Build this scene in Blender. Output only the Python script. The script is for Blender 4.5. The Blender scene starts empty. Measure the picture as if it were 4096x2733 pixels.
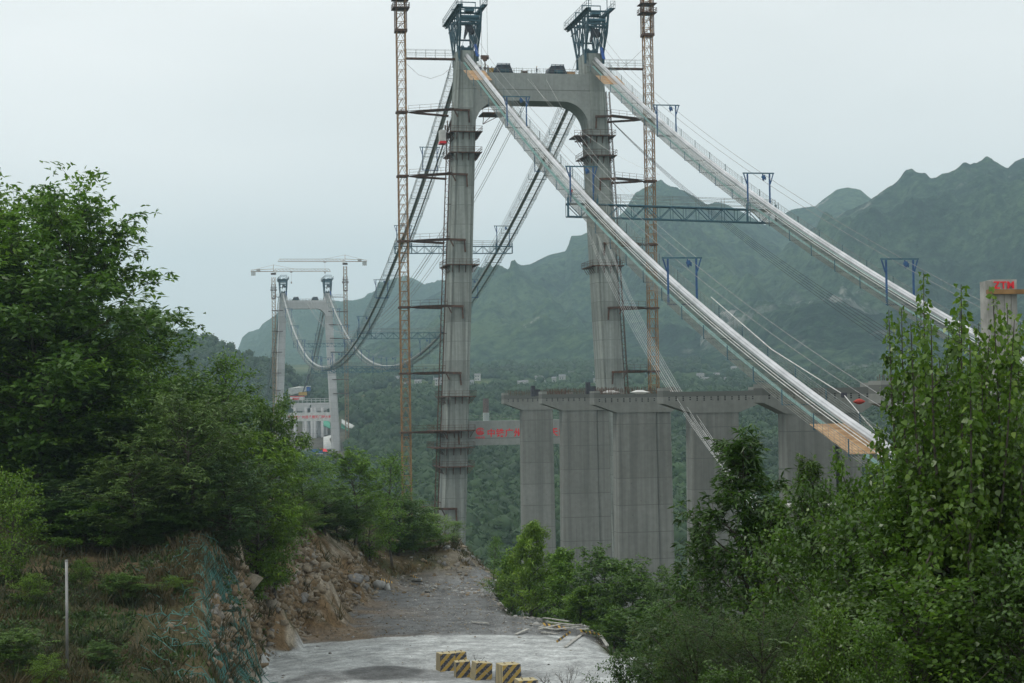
import bpy, math, random
import numpy as np
from mathutils import Vector, Matrix

# ------------------------------------------------------------------ camera
SC = bpy.context.scene
COL = SC.collection
W, H, F = 1024.0, 683.0, 1707.0
PITCH = math.atan(57.8 / F)
ROLL = 0.0155
RCAM = Matrix.Rotation(math.radians(90) + PITCH, 3, 'X') @ Matrix.Rotation(-ROLL, 3, 'Z')
cam_d = bpy.data.cameras.new('camera'); cam = bpy.data.objects.new('camera', cam_d); COL.objects.link(cam)
cam.matrix_world = RCAM.to_4x4()
cam_d.sensor_width = 36.0; cam_d.lens = F / W * 36.0
cam_d.clip_start = 0.3; cam_d.clip_end = 30000
SC.camera = cam
SC.render.resolution_x = 1024; SC.render.resolution_y = 683

# ------------------------------------------------------------------ view, world, sun
SC.view_settings.view_transform = 'Standard'; SC.view_settings.look = 'None'
SC.view_settings.exposure = 0.0; SC.view_settings.gamma = 1.0
SC.render.engine = 'CYCLES'
SC.cycles.max_bounces = 8; SC.cycles.volume_bounces = 1
SC.cycles.diffuse_bounces = 3; SC.cycles.transmission_bounces = 3; SC.cycles.glossy_bounces = 2
SC.cycles.use_denoising = True
SUN_EL, SUN_AZ = math.radians(55), math.radians(-60)   # azimuth measured from +Y towards +X
wd = bpy.data.worlds.new('World'); SC.world = wd; wd.use_nodes = True
nt = wd.node_tree; nt.nodes.clear()
def N(nt, t, **k):
    n = nt.nodes.new(t)
    for a, v in k.items(): setattr(n, a, v)
    return n
wo = N(nt, 'ShaderNodeOutputWorld'); bg = N(nt, 'ShaderNodeBackground'); bg.inputs['Strength'].default_value = 0.1
sky = N(nt, 'ShaderNodeTexSky', sky_type='NISHITA'); sky.sun_disc = False
sky.sun_elevation = SUN_EL; sky.sun_rotation = SUN_AZ; sky.air_density = 1.0; sky.dust_density = 3.0
tc = N(nt, 'ShaderNodeTexCoord'); mp = N(nt, 'ShaderNodeMapping'); mp.inputs['Scale'].default_value = (1.2, 1.2, 3.5)
nz = N(nt, 'ShaderNodeTexNoise'); nz.inputs['Scale'].default_value = 1.6; nz.inputs['Detail'].default_value = 4; nz.inputs['Roughness'].default_value = 0.45
cr = N(nt, 'ShaderNodeValToRGB')
cr.color_ramp.elements[0].position = 0.30; cr.color_ramp.elements[0].color = (8.8, 9.15, 9.05, 1)
cr.color_ramp.elements[1].position = 0.72; cr.color_ramp.elements[1].color = (11.4, 11.5, 11.35, 1)
mx = N(nt, 'ShaderNodeMix', data_type='RGBA'); mx.inputs[0].default_value = 0.95
L = nt.links.new
L(tc.outputs['Generated'], mp.inputs['Vector']); L(mp.outputs[0], nz.inputs['Vector']); L(nz.outputs['Fac'], cr.inputs[0])
L(sky.outputs[0], mx.inputs[6]); L(cr.outputs[0], mx.inputs[7]); L(mx.outputs[2], bg.inputs['Color']); L(bg.outputs[0], wo.inputs[0])
sd = bpy.data.lights.new('sun', 'SUN'); sun = bpy.data.objects.new('sun', sd); COL.objects.link(sun)
sd.energy = 1.3; sd.angle = math.radians(14); sd.color = (1.0, 0.96, 0.9)
sdir = Vector((math.sin(SUN_AZ) * math.cos(SUN_EL), -abs(math.cos(SUN_AZ)) * math.cos(SUN_EL), math.sin(SUN_EL)))
sun.rotation_euler = sdir.to_track_quat('Z', 'Y').to_euler()
sky.sun_rotation = math.atan2(sdir.x, sdir.y)

# ------------------------------------------------------------------ geometry helpers
rng = random.Random(7)
NR = np.random.RandomState(11)
def ray(px, py):
    return RCAM @ Vector(((px - W / 2) / F, (H / 2 - py) / F, -1.0))
def P(px, py, Y):
    r = ray(px, py); return r * (Y / r.y)
RI = RCAM.transposed()
def proj(v):
    c = RI @ Vector(v); return (W / 2 + F * c.x / -c.z, H / 2 - F * c.y / -c.z)
def yh(px): return 399.3 - ROLL * (px - 512)

class MB:
    def __init__(s): s.v = []; s.f = []; s.m = []
    def add(s, vs, fs, mi=0):
        o = len(s.v); s.v.extend([tuple(p) for p in vs]); s.f.extend([tuple(i + o for i in f) for f in fs]); s.m.extend([mi] * len(fs)); return s
    def frame(s, o, ax, ay, az, mi=0):
        "box from corner o with edge vectors"
        o = Vector(o); ax = Vector(ax); ay = Vector(ay); az = Vector(az)
        vs = [o, o + ax, o + ax + ay, o + ay, o + az, o + ax + az, o + ax + ay + az, o + ay + az]
        return s.add(vs, [(0, 3, 2, 1), (4, 5, 6, 7), (0, 1, 5, 4), (1, 2, 6, 5), (2, 3, 7, 6), (3, 0, 4, 7)], mi)
    def box(s, c, sx, sy, sz, X=(1, 0, 0), Y=(0, 1, 0), Z=(0, 0, 1), mi=0):
        X = Vector(X) * sx; Y = Vector(Y) * sy; Z = Vector(Z) * sz
        return s.frame(Vector(c) - (X + Y + Z) / 2, X, Y, Z, mi)
    def bar(s, p, q, w, h=None, mi=0):
        p = Vector(p); q = Vector(q); d = q - p
        if d.length < 1e-6: return s
        d.normalize(); up = Vector((0, 0, 1)) if abs(d.z) < 0.95 else Vector((0.19, -0.98, 0))
        a = d.cross(up).normalized(); b = a.cross(d).normalized(); h = h or w
        a *= w / 2; b *= h / 2
        return s.add([p - a - b, p + a - b, p + a + b, p - a + b, q - a - b, q + a - b, q + a + b, q - a + b],
                     [(0, 1, 2, 3), (7, 6, 5, 4), (0, 4, 5, 1), (1, 5, 6, 2), (2, 6, 7, 3), (3, 7, 4, 0)], mi)
    def tube(s, pts, r, n=6, mi=0, cap=True):
        pts = [Vector(p) for p in pts]; R = r if hasattr(r, '__len__') else [r] * len(pts)
        o = len(s.v); k = len(pts)
        for i, p in enumerate(pts):
            d = (pts[min(i + 1, k - 1)] - pts[max(i - 1, 0)]).normalized()
            up = Vector((0, 0, 1)) if abs(d.z) < 0.9 else Vector((0.19, -0.98, 0))
            a = d.cross(up).normalized(); b = a.cross(d)
            for j in range(n):
                t = 2 * math.pi * j / n
                s.v.append(tuple(p + (a * math.cos(t) + b * math.sin(t)) * R[i]))
        for i in range(k - 1):
            for j in range(n):
                j2 = (j + 1) % n
                s.f.append((o + i * n + j, o + i * n + j2, o + (i + 1) * n + j2, o + (i + 1) * n + j)); s.m.append(mi)
        if cap:
            s.f.append(tuple(o + j for j in range(n))[::-1]); s.f.append(tuple(o + (k - 1) * n + j for j in range(n))); s.m += [mi, mi]
        return s
    def prism(s, poly, d, mi=0):
        "extrude a planar polygon (list of points) by vector d"
        n = len(poly); d = Vector(d); a = [Vector(p) for p in poly]; b = [p + d for p in a]
        return s.add(a + b, [tuple(range(n))[::-1], tuple(range(n, 2 * n))] + [(i, (i + 1) % n, n + (i + 1) % n, n + i) for i in range(n)], mi)
    def loft(s, rings, mi=0, cap=True):
        o = len(s.v); n = len(rings[0])
        for r in rings: s.v.extend([tuple(p) for p in r])
        for i in range(len(rings) - 1):
            for j in range(n):
                j2 = (j + 1) % n
                s.f.append((o + i * n + j, o + i * n + j2, o + (i + 1) * n + j2, o + (i + 1) * n + j)); s.m.append(mi)
        if cap:
            s.f.append(tuple(o + j for j in range(n))[::-1]); s.f.append(tuple(o + (len(rings) - 1) * n + j for j in range(n))); s.m += [mi, mi]
        return s
    def build(s, name, mats, parent=None, smooth=False, bevel=0):
        me = bpy.data.meshes.new(name); me.from_pydata(s.v, [], s.f)
        if not isinstance(mats, (list, tuple)): mats = [mats]
        for m in mats: me.materials.append(m)
        if len(mats) > 1: me.polygons.foreach_set('material_index', s.m)
        if smooth: me.polygons.foreach_set('use_smooth', [True] * len(me.polygons))
        me.update()
        o = bpy.data.objects.new(name, me); COL.objects.link(o)
        if parent: o.parent = parent; o.matrix_parent_inverse = Matrix.Translation(-Vector(parent.location)) if parent.rotation_euler.z == 0 else parent.matrix_world.inverted()
        if bevel:
            b = o.modifiers.new('bevel', 'BEVEL'); b.width = bevel; b.segments = 2; b.limit_method = 'ANGLE'
        return o
def tag(o, label=None, cat=None, group=None, kind=None):
    if label: o['label'] = label
    if cat: o['category'] = cat
    if group: o['group'] = group
    if kind: o['kind'] = kind
    return o
def thing(name, label, cat, loc=(0, 0, 0), group=None):
    o = bpy.data.objects.new(name, None); COL.objects.link(o); o.location = loc; o.empty_display_size = 1
    return tag(o, label, cat, group)
def mesh_np(name, V, Fq, mats, attrs=None, smooth=False, parent=None, tri=False):
    V = np.asarray(V, dtype=np.float32); Fq = np.asarray(Fq, dtype=np.int32); k = Fq.shape[1]
    me = bpy.data.meshes.new(name); me.vertices.add(len(V)); me.vertices.foreach_set('co', V.ravel())
    me.loops.add(Fq.size); me.loops.foreach_set('vertex_index', Fq.ravel())
    me.polygons.add(len(Fq)); me.polygons.foreach_set('loop_start', np.arange(len(Fq), dtype=np.int32) * k)
    me.polygons.foreach_set('loop_total', np.full(len(Fq), k, dtype=np.int32))
    if smooth: me.polygons.foreach_set('use_smooth', np.ones(len(Fq), dtype=bool))
    me.update(calc_edges=True)
    for m in (mats if isinstance(mats, (list, tuple)) else [mats]): me.materials.append(m)
    for nm, (dom, arr) in (attrs or {}).items():
        if arr.ndim == 1:
            a = me.attributes.new(nm, 'FLOAT', dom); a.data.foreach_set('value', arr.astype(np.float32))
        else:
            a = me.attributes.new(nm, 'FLOAT_COLOR', dom)
            c = np.ones((len(arr), 4), dtype=np.float32); c[:, :3] = arr; a.data.foreach_set('color', c.ravel())
    o = bpy.data.objects.new(name, me); COL.objects.link(o)
    if parent: o.parent = parent
    return o

# value noise in numpy
def _h(ix, iy, s):
    n = (ix.astype(np.int64) * 374761393 + iy.astype(np.int64) * 668265263 + s * 1274126177) & 0x7fffffff
    n = ((n ^ (n >> 13)) * 1274126177) & 0x7fffffff
    n = n ^ (n >> 16)
    return (n & 0xffff) / 65535.0
def vn(x, y, s=0):
    x = np.asarray(x, float); y = np.asarray(y, float)
    ix = np.floor(x); iy = np.floor(y); fx = x - ix; fy = y - iy
    fx = fx * fx * (3 - 2 * fx); fy = fy * fy * (3 - 2 * fy)
    a = _h(ix, iy, s); b = _h(ix + 1, iy, s); c = _h(ix, iy + 1, s); d = _h(ix + 1, iy + 1, s)
    return (a * (1 - fx) + b * fx) * (1 - fy) + (c * (1 - fx) + d * fx) * fy * 1.0
def fbm(x, y, o=4, s=0, rg=0.5):
    t = 0; a = 1; n = 0
    for i in range(o):
        t = t + a * vn(x * 2 ** i + 13.7 * i, y * 2 ** i - 7.1 * i, s + i); n += a; a *= rg
    return t / n - 0.5
def ridged(x, y, o=4, s=0):
    t = 0; a = 1; n = 0
    for i in range(o):
        t = t + a * (1 - np.abs(2 * vn(x * 2 ** i + 3.3 * i, y * 2 ** i + 9.1 * i, s + i) - 1)); n += a; a *= 0.5
    return t / n

# ------------------------------------------------------------------ materials
def mat(name, rough=0.7, metal=0.0, spec=0.4):
    m = bpy.data.materials.new(name); m.use_nodes = True; b = m.node_tree.nodes['Principled BSDF']
    b.inputs['Roughness'].default_value = rough; b.inputs['Metallic'].default_value = metal
    b.inputs['Specular IOR Level'].default_value = spec
    return m, m.node_tree, b
def ramp(nt, stops):
    r = N(nt, 'ShaderNodeValToRGB'); e = r.color_ramp.elements
    while len(e) < len(stops): e.new(0.5)
    for k, (p, c) in enumerate(stops): e[k].position = p; e[k].color = (*c, 1)
    return r
def mixc(nt, a, b, fac, mode='MIX'):
    m = N(nt, 'ShaderNodeMix', data_type='RGBA', blend_type=mode)
    for sock, v in ((m.inputs[0], fac), (m.inputs[6], a), (m.inputs[7], b)):
        if hasattr(v, 'links'): nt.links.new(v, sock)
        elif isinstance(v, (int, float)): sock.default_value = v
        else: sock.default_value = (*v, 1)
    return m.outputs[2]
def noise(nt, scale, detail=4, vec=None, rough=0.55, mscale=None, coord='Object'):
    t = N(nt, 'ShaderNodeTexCoord'); n = N(nt, 'ShaderNodeTexNoise')
    n.inputs['Scale'].default_value = scale; n.inputs['Detail'].default_value = detail; n.inputs['Roughness'].default_value = rough
    src = t.outputs[coord] if vec is None else vec
    if mscale:
        mp = N(nt, 'ShaderNodeMapping'); mp.inputs['Scale'].default_value = mscale; nt.links.new(src, mp.inputs[0]); src = mp.outputs[0]
    nt.links.new(src, n.inputs['Vector']); return n.outputs['Fac']
def bump(nt, b, h, strength=0.3, dist=0.1):
    u = N(nt, 'ShaderNodeBump'); u.inputs['Strength'].default_value = strength; u.inputs['Distance'].default_value = dist
    nt.links.new(h, u.inputs['Height']); nt.links.new(u.outputs[0], b.inputs['Normal'])
def simple(name, c1, c2, scale=2.0, rough=0.6, metal=0.0, spec=0.4, detail=3):
    m, nt, b = mat(name, rough, metal, spec)
    r = ramp(nt, [(0.35, c1), (0.68, c2)]); nt.links.new(noise(nt, scale, detail), r.inputs[0]); nt.links.new(r.outputs[0], b.inputs['Base Color'])
    return m
def concrete(name, base, joint=4.5, dark=0.62, streak=0.5, jz=0.0, warm=(1.0, 1.0, 1.0)):
    m, nt, b = mat(name, 0.85, 0, 0.25)
    c = [base * warm[0], base * warm[1], base * warm[2]]
    big = noise(nt, 0.12, 5, rough=0.6); fine = noise(nt, 1.3, 5)
    st = noise(nt, 1.0, 3, mscale=(1.1, 1.1, 0.035))
    st2 = noise(nt, 1.0, 2, mscale=(3.2, 3.2, 0.02))
    col = mixc(nt, [x * 0.78 for x in c], [x * 1.12 for x in c], big)
    rs = ramp(nt, [(0.38, (dark,) * 3), (0.6, (1, 1, 1))]); nt.links.new(st, rs.inputs[0])
    col = mixc(nt, col, rs.outputs[0], streak, 'MULTIPLY')
    rs2 = ramp(nt, [(0.30, (0.72, 0.72, 0.71)), (0.5, (1, 1, 1)), (0.72, (1.1, 1.1, 1.08))]); nt.links.new(st2, rs2.inputs[0])
    col = mixc(nt, col, rs2.outputs[0], streak * 0.5, 'MULTIPLY')
    rf = ramp(nt, [(0.3, (0.86, 0.86, 0.86)), (0.7, (1.1, 1.1, 1.1))]); nt.links.new(fine, rf.inputs[0])
    col = mixc(nt, col, rf.outputs[0], 0.7, 'MULTIPLY')
    # lift joints and per-lift tone
    t = N(nt, 'ShaderNodeTexCoord'); sp = N(nt, 'ShaderNodeSeparateXYZ'); nt.links.new(t.outputs['Object'], sp.inputs[0])
    dv = N(nt, 'ShaderNodeMath', operation='DIVIDE'); dv.inputs[1].default_value = joint; nt.links.new(sp.outputs[2], dv.inputs[0])
    fr = N(nt, 'ShaderNodeMath', operation='FRACT'); nt.links.new(dv.outputs[0], fr.inputs[0])
    lt = N(nt, 'ShaderNodeMath', operation='LESS_THAN'); lt.inputs[1].default_value = 0.022; nt.links.new(fr.outputs[0], lt.inputs[0])
    fl = N(nt, 'ShaderNodeMath', operation='FLOOR'); nt.links.new(dv.outputs[0], fl.inputs[0])
    wn = N(nt, 'ShaderNodeTexWhiteNoise', noise_dimensions='1D'); nt.links.new(fl.outputs[0], wn.inputs['W'])
    rl = ramp(nt, [(0, (0.84, 0.84, 0.83)), (1, (1.1, 1.1, 1.1))]); nt.links.new(wn.outputs['Value'], rl.inputs[0])
    col = mixc(nt, col, rl.outputs[0], 1.0, 'MULTIPLY'); vr = N(nt, 'ShaderNodeTexVoronoi'); vr.inputs['Scale'].default_value = 0.55; nt.links.new(t.outputs['Object'], vr.inputs['Vector']); rv = ramp(nt, [(0.0, (0.45, 0.42, 0.4)), (0.05, (0.8, 0.79, 0.78)), (0.11, (1, 1, 1))]); nt.links.new(vr.outputs['Distance'], rv.inputs[0]); col = mixc(nt, col, rv.outputs[0], 0.7, 'MULTIPLY')
    col = mixc(nt, col, [x * 0.5 for x in c], lt.outputs[0])
    nt.links.new(col, b.inputs['Base Color']); bump(nt, b, fine, 0.25, 0.05)
    return m
def leafmat(name, dark, light, tip=None, trans=0.3, rough=0.45, yellow=(0.16, 0.2, 0.03)):
    m, nt, b = mat(name, rough, 0, 0.45)
    a = N(nt, 'ShaderNodeAttribute', attribute_name='tint')
    st = [(0.0, dark), (0.75, light), (1.0, tip or yellow)]
    r = ramp(nt, st); nt.links.new(a.outputs['Fac'], r.inputs[0])
    oi = N(nt, 'ShaderNodeObjectInfo'); ro = ramp(nt, [(0, (0.8, 0.86, 0.9)), (0.5, (1, 1, 1)), (1, (1.22, 1.1, 0.85))]); nt.links.new(oi.outputs['Random'], ro.inputs[0])
    col = mixc(nt, r.outputs[0], ro.outputs[0], 1.0, 'MULTIPLY')
    nt.links.new(col, b.inputs['Base Color'])
    tr = N(nt, 'ShaderNodeBsdfTranslucent'); tcol = mixc(nt, col, (1.3, 1.5, 0.5), 0.6, 'MULTIPLY'); nt.links.new(tcol, tr.inputs[0])
    ms = N(nt, 'ShaderNodeMixShader'); ms.inputs[0].default_value = trans
    out = nt.nodes['Material Output']
    nt.links.new(b.outputs[0], ms.inputs[1]); nt.links.new(tr.outputs[0], ms.inputs[2]); nt.links.new(ms.outputs[0], out.inputs[0])
    return m
M = {}
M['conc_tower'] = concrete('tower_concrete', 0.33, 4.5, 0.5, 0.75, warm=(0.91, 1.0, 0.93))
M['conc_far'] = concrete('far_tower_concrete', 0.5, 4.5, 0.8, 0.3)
M['conc_beam'] = concrete('beam_concrete', 0.33, 9.0, 0.75, 0.35, warm=(0.93, 1.0, 0.95))
M['conc_pier'] = concrete('pier_concrete', 0.25, 4.5, 0.6, 0.6, warm=(0.95, 1.0, 0.93))
M['conc_cap'] = concrete('cap_concrete', 0.25, 40, 0.75, 0.35, warm=(0.95, 1.0, 0.93))
M['conc_pale'] = simple('pale_concrete', (0.42, 0.43, 0.41), (0.6, 0.6, 0.57), 0.6, 0.9)
M['rust'] = simple('rusty_steel', (0.045, 0.026, 0.018), (0.13, 0.06, 0.035), 1.6, 0.8)
M['orange'] = simple('ochre_crane_paint', (0.18, 0.095, 0.03), (0.34, 0.19, 0.07), 0.8, 0.6)
M['blue'] = simple('blue_steel_paint', (0.012, 0.055, 0.16), (0.03, 0.11, 0.26), 1.5, 0.5)
M['teal'] = simple('dark_teal_steel', (0.012, 0.045, 0.065), (0.03, 0.09, 0.12), 1.5, 0.55)
M['bluegrey'] = simple('bluish_grey_steel', (0.03, 0.09, 0.13), (0.07, 0.16, 0.2), 1.5, 0.6)
M['cable'] = simple('pale_cable_wrap', (0.42, 0.43, 0.44), (0.62, 0.63, 0.65), 0.25, 0.4, 0.15, 0.5)
M['cable_dark'] = simple('grey_cable_wire', (0.3, 0.31, 0.3), (0.45, 0.46, 0.45), 0.3, 0.5, 0.2, 0.5)  # darker grey than the backstay cables, for main-span and far cables and counterweights
M['rope'] = simple('steel_rope', (0.2, 0.2, 0.2), (0.34, 0.34, 0.33), 1.0, 0.5, 0.3)
M['rope_pale'] = simple('pale_rope', (0.5, 0.5, 0.48), (0.7, 0.7, 0.68), 1.0, 0.5)
M['mesh'] = simple('galvanised_mesh', (0.13, 0.15, 0.14), (0.26, 0.28, 0.27), 0.9, 0.6, 0.2)
M['meshteal'] = simple('teal_walk_mesh', (0.12, 0.24, 0.22), (0.2, 0.34, 0.31), 0.9, 0.7)
M['slat'] = simple('weathered_slat', (0.12, 0.12, 0.09), (0.3, 0.28, 0.22), 0.5, 0.8)
M['slat2'] = simple('worn_white_paint', (0.22, 0.22, 0.2), (0.4, 0.39, 0.36), 0.8, 0.8)
M['plywood'] = simple('new_plywood', (0.36, 0.21, 0.10), (0.56, 0.37, 0.2), 0.9, 0.7)
M['red'] = simple('red_paint', (0.6, 0.01, 0.02), (0.75, 0.015, 0.03), 3, 0.5)
M['black'] = simple('dark_tarp', (0.02, 0.022, 0.03), (0.06, 0.062, 0.08), 1.3, 0.6)
M['bluetarp'] = simple('blue_tarp', (0.015, 0.06, 0.25), (0.03, 0.12, 0.42), 2, 0.5)
M['yellow'] = simple('yellow_paint', (0.3, 0.17, 0.02), (0.5, 0.32, 0.05), 2, 0.6)
M['white'] = simple('white_paint', (0.6, 0.6, 0.58), (0.78, 0.78, 0.76), 0.7, 0.6)
M['dark'] = simple('dark_recess', (0.02, 0.02, 0.02), (0.04, 0.04, 0.04), 2, 0.9)
M['bark'] = simple('bark', (0.035, 0.03, 0.024), (0.09, 0.078, 0.062), 6, 0.9)
M['skin'] = simple('skin', (0.3, 0.18, 0.12), (0.36, 0.22, 0.15), 8, 0.6)
M['cloth_dark'] = simple('dark_work_cloth', (0.02, 0.03, 0.06), (0.045, 0.055, 0.09), 8, 0.8)
M['cloth_red'] = simple('red_work_cloth', (0.3, 0.03, 0.02), (0.42, 0.06, 0.04), 8, 0.8)

# ------------------------------------------------------------------ terrain: near ground
TBL = {
 -260: [(2, -1.7), (20, -6), (45, -9.5), (65, -11), (80, -9), (100, -6), (130, -3), (200, -1), (300, -25), (450, -80), (700, -90)],
 0:   [(2, -1.7), (20, -5.5), (45, -9.6), (65, -11.6), (75, -11.2), (82, -10.2), (90, -8.9), (97, -7.8), (110, -5.8), (130, -4), (200, -3), (300, -30), (450, -85), (700, -90)],
 100: [(2, -1.7), (20, -5.5), (45, -9.8), (65, -12), (75, -11.5), (80, -11), (88, -10), (96, -9), (110, -7), (125, -5), (200, -3), (300, -35), (450, -85), (700, -90)],
 200: [(2, -1.7), (20, -5.5), (45, -10), (65, -13.4), (76, -13.3), (82, -12.5), (86, -11.6), (90, -9.8), (94, -8.6), (105, -6.5), (130, -5), (200, -5), (300, -40), (450, -85), (700, -90)],
 232: [(2, -1.7), (20, -5.5), (45, -10), (65, -14.2), (88, -15.2), (93, -13.8), (97, -11.6), (100, -9.4), (106, -8), (120, -6.6), (200, -6), (300, -45), (450, -85), (700, -90)],
 262: [(2, -1.7), (20, -5.5), (45, -10), (65, -15), (80, -16), (109, -16), (111, -13.4), (114, -10.2), (119, -8.8), (135, -7.4), (200, -8), (300, -45), (450, -85), (700, -90)],
 300: [(2, -1.7), (20, -5.5), (45, -10), (65, -15), (80, -16), (118, -16), (120, -13.6), (124, -10.1), (130, -9.6), (150, -9.6), (200, -11), (300, -50), (450, -85), (700, -90)],
 350: [(2, -1.7), (20, -5.5), (45, -10), (65, -15), (80, -16), (132, -16), (135, -13.6), (138, -12.2), (150, -11.7), (200, -13), (300, -55), (450, -85), (700, -90)],
 368: [(2, -1.7), (20, -5.5), (45, -10), (65, -15), (80, -16), (140, -16), (144, -14.9), (150, -13.8), (165, -13.2), (200, -14), (300, -55), (450, -85), (700, -90)],
 400: [(2, -1.7), (20, -5.5), (45, -10), (65, -15), (80, -16), (150, -16), (158, -14.3), (175, -13.6), (200, -17), (300, -60), (450, -85), (700, -90)],
 450: [(2, -1.7), (20, -5.5), (45, -10), (65, -15), (80, -16), (150, -16), (156, -15.2), (165, -14.3), (185, -14.4), (230, -34), (300, -62), (450, -85), (700, -90)],
 490: [(2, -1.7), (20, -5.5), (45, -10), (65, -15), (80, -16), (145, -16), (160, -16.3), (175, -17.6), (200, -25), (230, -42), (300, -62), (450, -85), (700, -90)],
 520: [(2, -1.7), (20, -5.5), (45, -10), (65, -15), (80, -16), (126, -16), (131, -17), (150, -21), (180, -29), (230, -44), (300, -62), (450, -85), (700, -90)],
 580: [(2, -1.7), (20, -5.5), (45, -10), (65, -15), (80, -16), (120, -16), (124, -17.2), (150, -24), (180, -31), (230, -46), (300, -62), (450, -85), (700, -90)],
 640: [(2, -1.7), (20, -5.5), (45, -10), (65, -14.6), (80, -16), (106, -16), (111, -17.4), (130, -22.5), (180, -33), (230, -47), (300, -62), (450, -85), (700, -90)],
 720: [(2, -1.7), (20, -5.2), (40, -9), (60, -13.4), (80, -17), (90, -19), (120, -24), (180, -35), (250, -50), (300, -62), (450, -85), (700, -90)],
 900: [(2, -1.7), (20, -5.2), (40, -9), (60, -13), (100, -20), (150, -27), (250, -48), (300, -60), (450, -85), (700, -90)],
 1300: [(2, -1.7), (20, -5.2), (40, -9), (60, -13), (100, -20), (150, -27), (250, -48), (300, -60), (450, -85), (700, -90)],
}
KX = sorted(TBL)
DD = np.concatenate([[2, 8, 15, 25, 35], np.arange(40, 85, 2.0), np.arange(85, 150, 0.22), np.arange(150, 240, 2.5), np.arange(240, 705, 15)])
TT = np.array([np.interp(DD, [a for a, _ in TBL[k]], [b for _, b in TBL[k]]) for k in KX])
def gz_base(X, Y):
    X = np.asarray(X, float); Y = np.maximum(np.asarray(Y, float), 2.0)
    px = 512 + F * X / Y
    k = np.interp(px, KX, range(len(KX))); i = np.clip(np.floor(k).astype(int), 0, len(KX) - 2); f = k - i
    f = f * f * (3 - 2 * f) * 0.5 + f * 0.5
    d = np.interp(Y, DD, range(len(DD))); j = np.clip(np.floor(d).astype(int), 0, len(DD) - 2); g = d - j
    return (TT[i, j] * (1 - f) + TT[i + 1, j] * f) * (1 - g) + (TT[i, j + 1] * (1 - f) + TT[i + 1, j + 1] * f) * g
def road_mask(X, Y):
    b = gz_base(X, Y); px = 512 + F * np.asarray(X) / np.maximum(Y, 2)
    return np.clip(1 - np.abs(b + 16) / 0.6, 0, 1) * (px > 225) * (px < 700) * (np.asarray(Y) > 70) * (np.asarray(Y) < 165)
def gz(X, Y):
    X = np.asarray(X, float); Y = np.asarray(Y, float)
    b = gz_base(X, Y); rd = road_mask(X, Y)
    px = 512 + F * X / np.maximum(Y, 2)
    cut = np.clip((px - 195) / 30, 0, 1) * np.clip((400 - px) / 40, 0, 1) * np.clip((Y - 84) / 6, 0, 1) * np.clip((152 - Y) / 10, 0, 1) * (1 - rd)
    n = 0.9 * fbm(X * 0.12, Y * 0.12, 3, 5) + 0.5 * fbm(X * 0.8, Y * 0.8, 3, 9)
    n = n * (1 - rd) + rd * (0.05 * fbm(X * 0.7, Y * 0.7, 4, 21) + 0.16 * fbm(X * 0.15, Y * 0.15, 2, 3))
    rocky = (np.floor(vn(X * 0.8, Y * 0.9, 31) * 5) / 5 - 0.5) * 1.3 + 1.3 * fbm(X * 1.1, Y * 1.1, 4, 77, 0.6)
    return b + n * np.clip(Y / 40, 0, 1) + cut * rocky * 0.75
def gp(x, y, dz=0.0): return Vector((x, y, float(gz(x, y)) + dz))
def ground_at(px, d, dz=0.0):
    X = (px - 512) / F * d
    return gp(X, d, dz)
pxs = np.arange(-260, 1300.1, 5.0)
rows = DD
PX, D2 = np.meshgrid(pxs, rows)
X2 = (PX - 512) / F * D2
Z2 = gz(X2, D2)
# carry the sheet out behind and beside the camera
nr, nc = PX.shape
V = np.stack([X2, D2, Z2], -1).reshape(-1, 3)
idx = np.arange(nr * nc).reshape(nr, nc)
Fq = np.stack([idx[:-1, :-1], idx[:-1, 1:], idx[1:, 1:], idx[1:, :-1]], -1).reshape(-1, 4)
# albedo map of what the ground is made of
Xf, Yf = V[:, 0], V[:, 1]; pf = 512 + F * Xf / Yf
rd = road_mask(Xf, Yf)
n1 = fbm(Xf * 0.25, Yf * 0.25, 4, 41) + 0.5; n2 = fbm(Xf * 0.9, Yf * 0.9, 3, 43) + 0.5
grass = np.array([0.055, 0.062, 0.022]); dry = np.array([0.092, 0.07, 0.038]); soil = np.array([0.165, 0.112, 0.06]); rock = np.array([0.30, 0.26, 0.20]); gravel = np.array([0.16, 0.165, 0.165]); dust = np.array([0.47, 0.49, 0.485]); litter = np.array([0.045, 0.04, 0.022])
def mixm(a, b, m): return a * (1 - m[:, None]) + b * m[:, None]
C = np.tile(grass, (len(V), 1)); C = mixm(C, dry, np.clip((n1 - 0.42) * 5, 0, 1))
cutm = np.clip((pf - 190) / 25, 0, 1) * np.clip((410 - pf) / 30, 0, 1) * np.clip((Yf - 82) / 5, 0, 1) * np.clip((150 - Yf) / 8, 0, 1)
slopez = np.abs(np.gradient(Z2, axis=0) / np.gradient(D2, axis=0)).ravel()
steep = np.clip((slopez - 0.25) * 4, 0, 1)
Cc = mixm(np.tile(soil, (len(V), 1)), rock, np.clip((n2 - 0.46) * 7, 0, 1))
C = mixm(C, Cc, cutm * np.clip(steep + 0.1, 0, 1))
berm = np.clip((pf - 425) / 20, 0, 1) * np.clip((500 - pf) / 15, 0, 1) * np.clip((Yf - 148) / 5, 0, 1) * np.clip((200 - Yf) / 10, 0, 1)
C = mixm(C, mixm(np.tile(dry * 1.3, (len(V), 1)), rock * 0.8, np.clip((n2 - 0.5) * 8, 0, 1)), berm * 0.85)
C = mixm(C, litter, np.clip((Yf - 112) / 12, 0, 1) * (pf < 250) * 0.8)
C = mixm(C, litter, (pf > 650) * 0.7)
R = mixm(np.tile(gravel, (len(V), 1)), gravel * 1.45, np.clip((n1 - 0.5) * 5, 0, 1))
R = mixm(R, soil * 1.1, np.clip((Yf - 112) / 4, 0, 1) * np.clip((445 - pf) / 90, 0, 1) * np.clip((n1 - 0.35) * 4, 0, 1) * 0.8)
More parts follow.
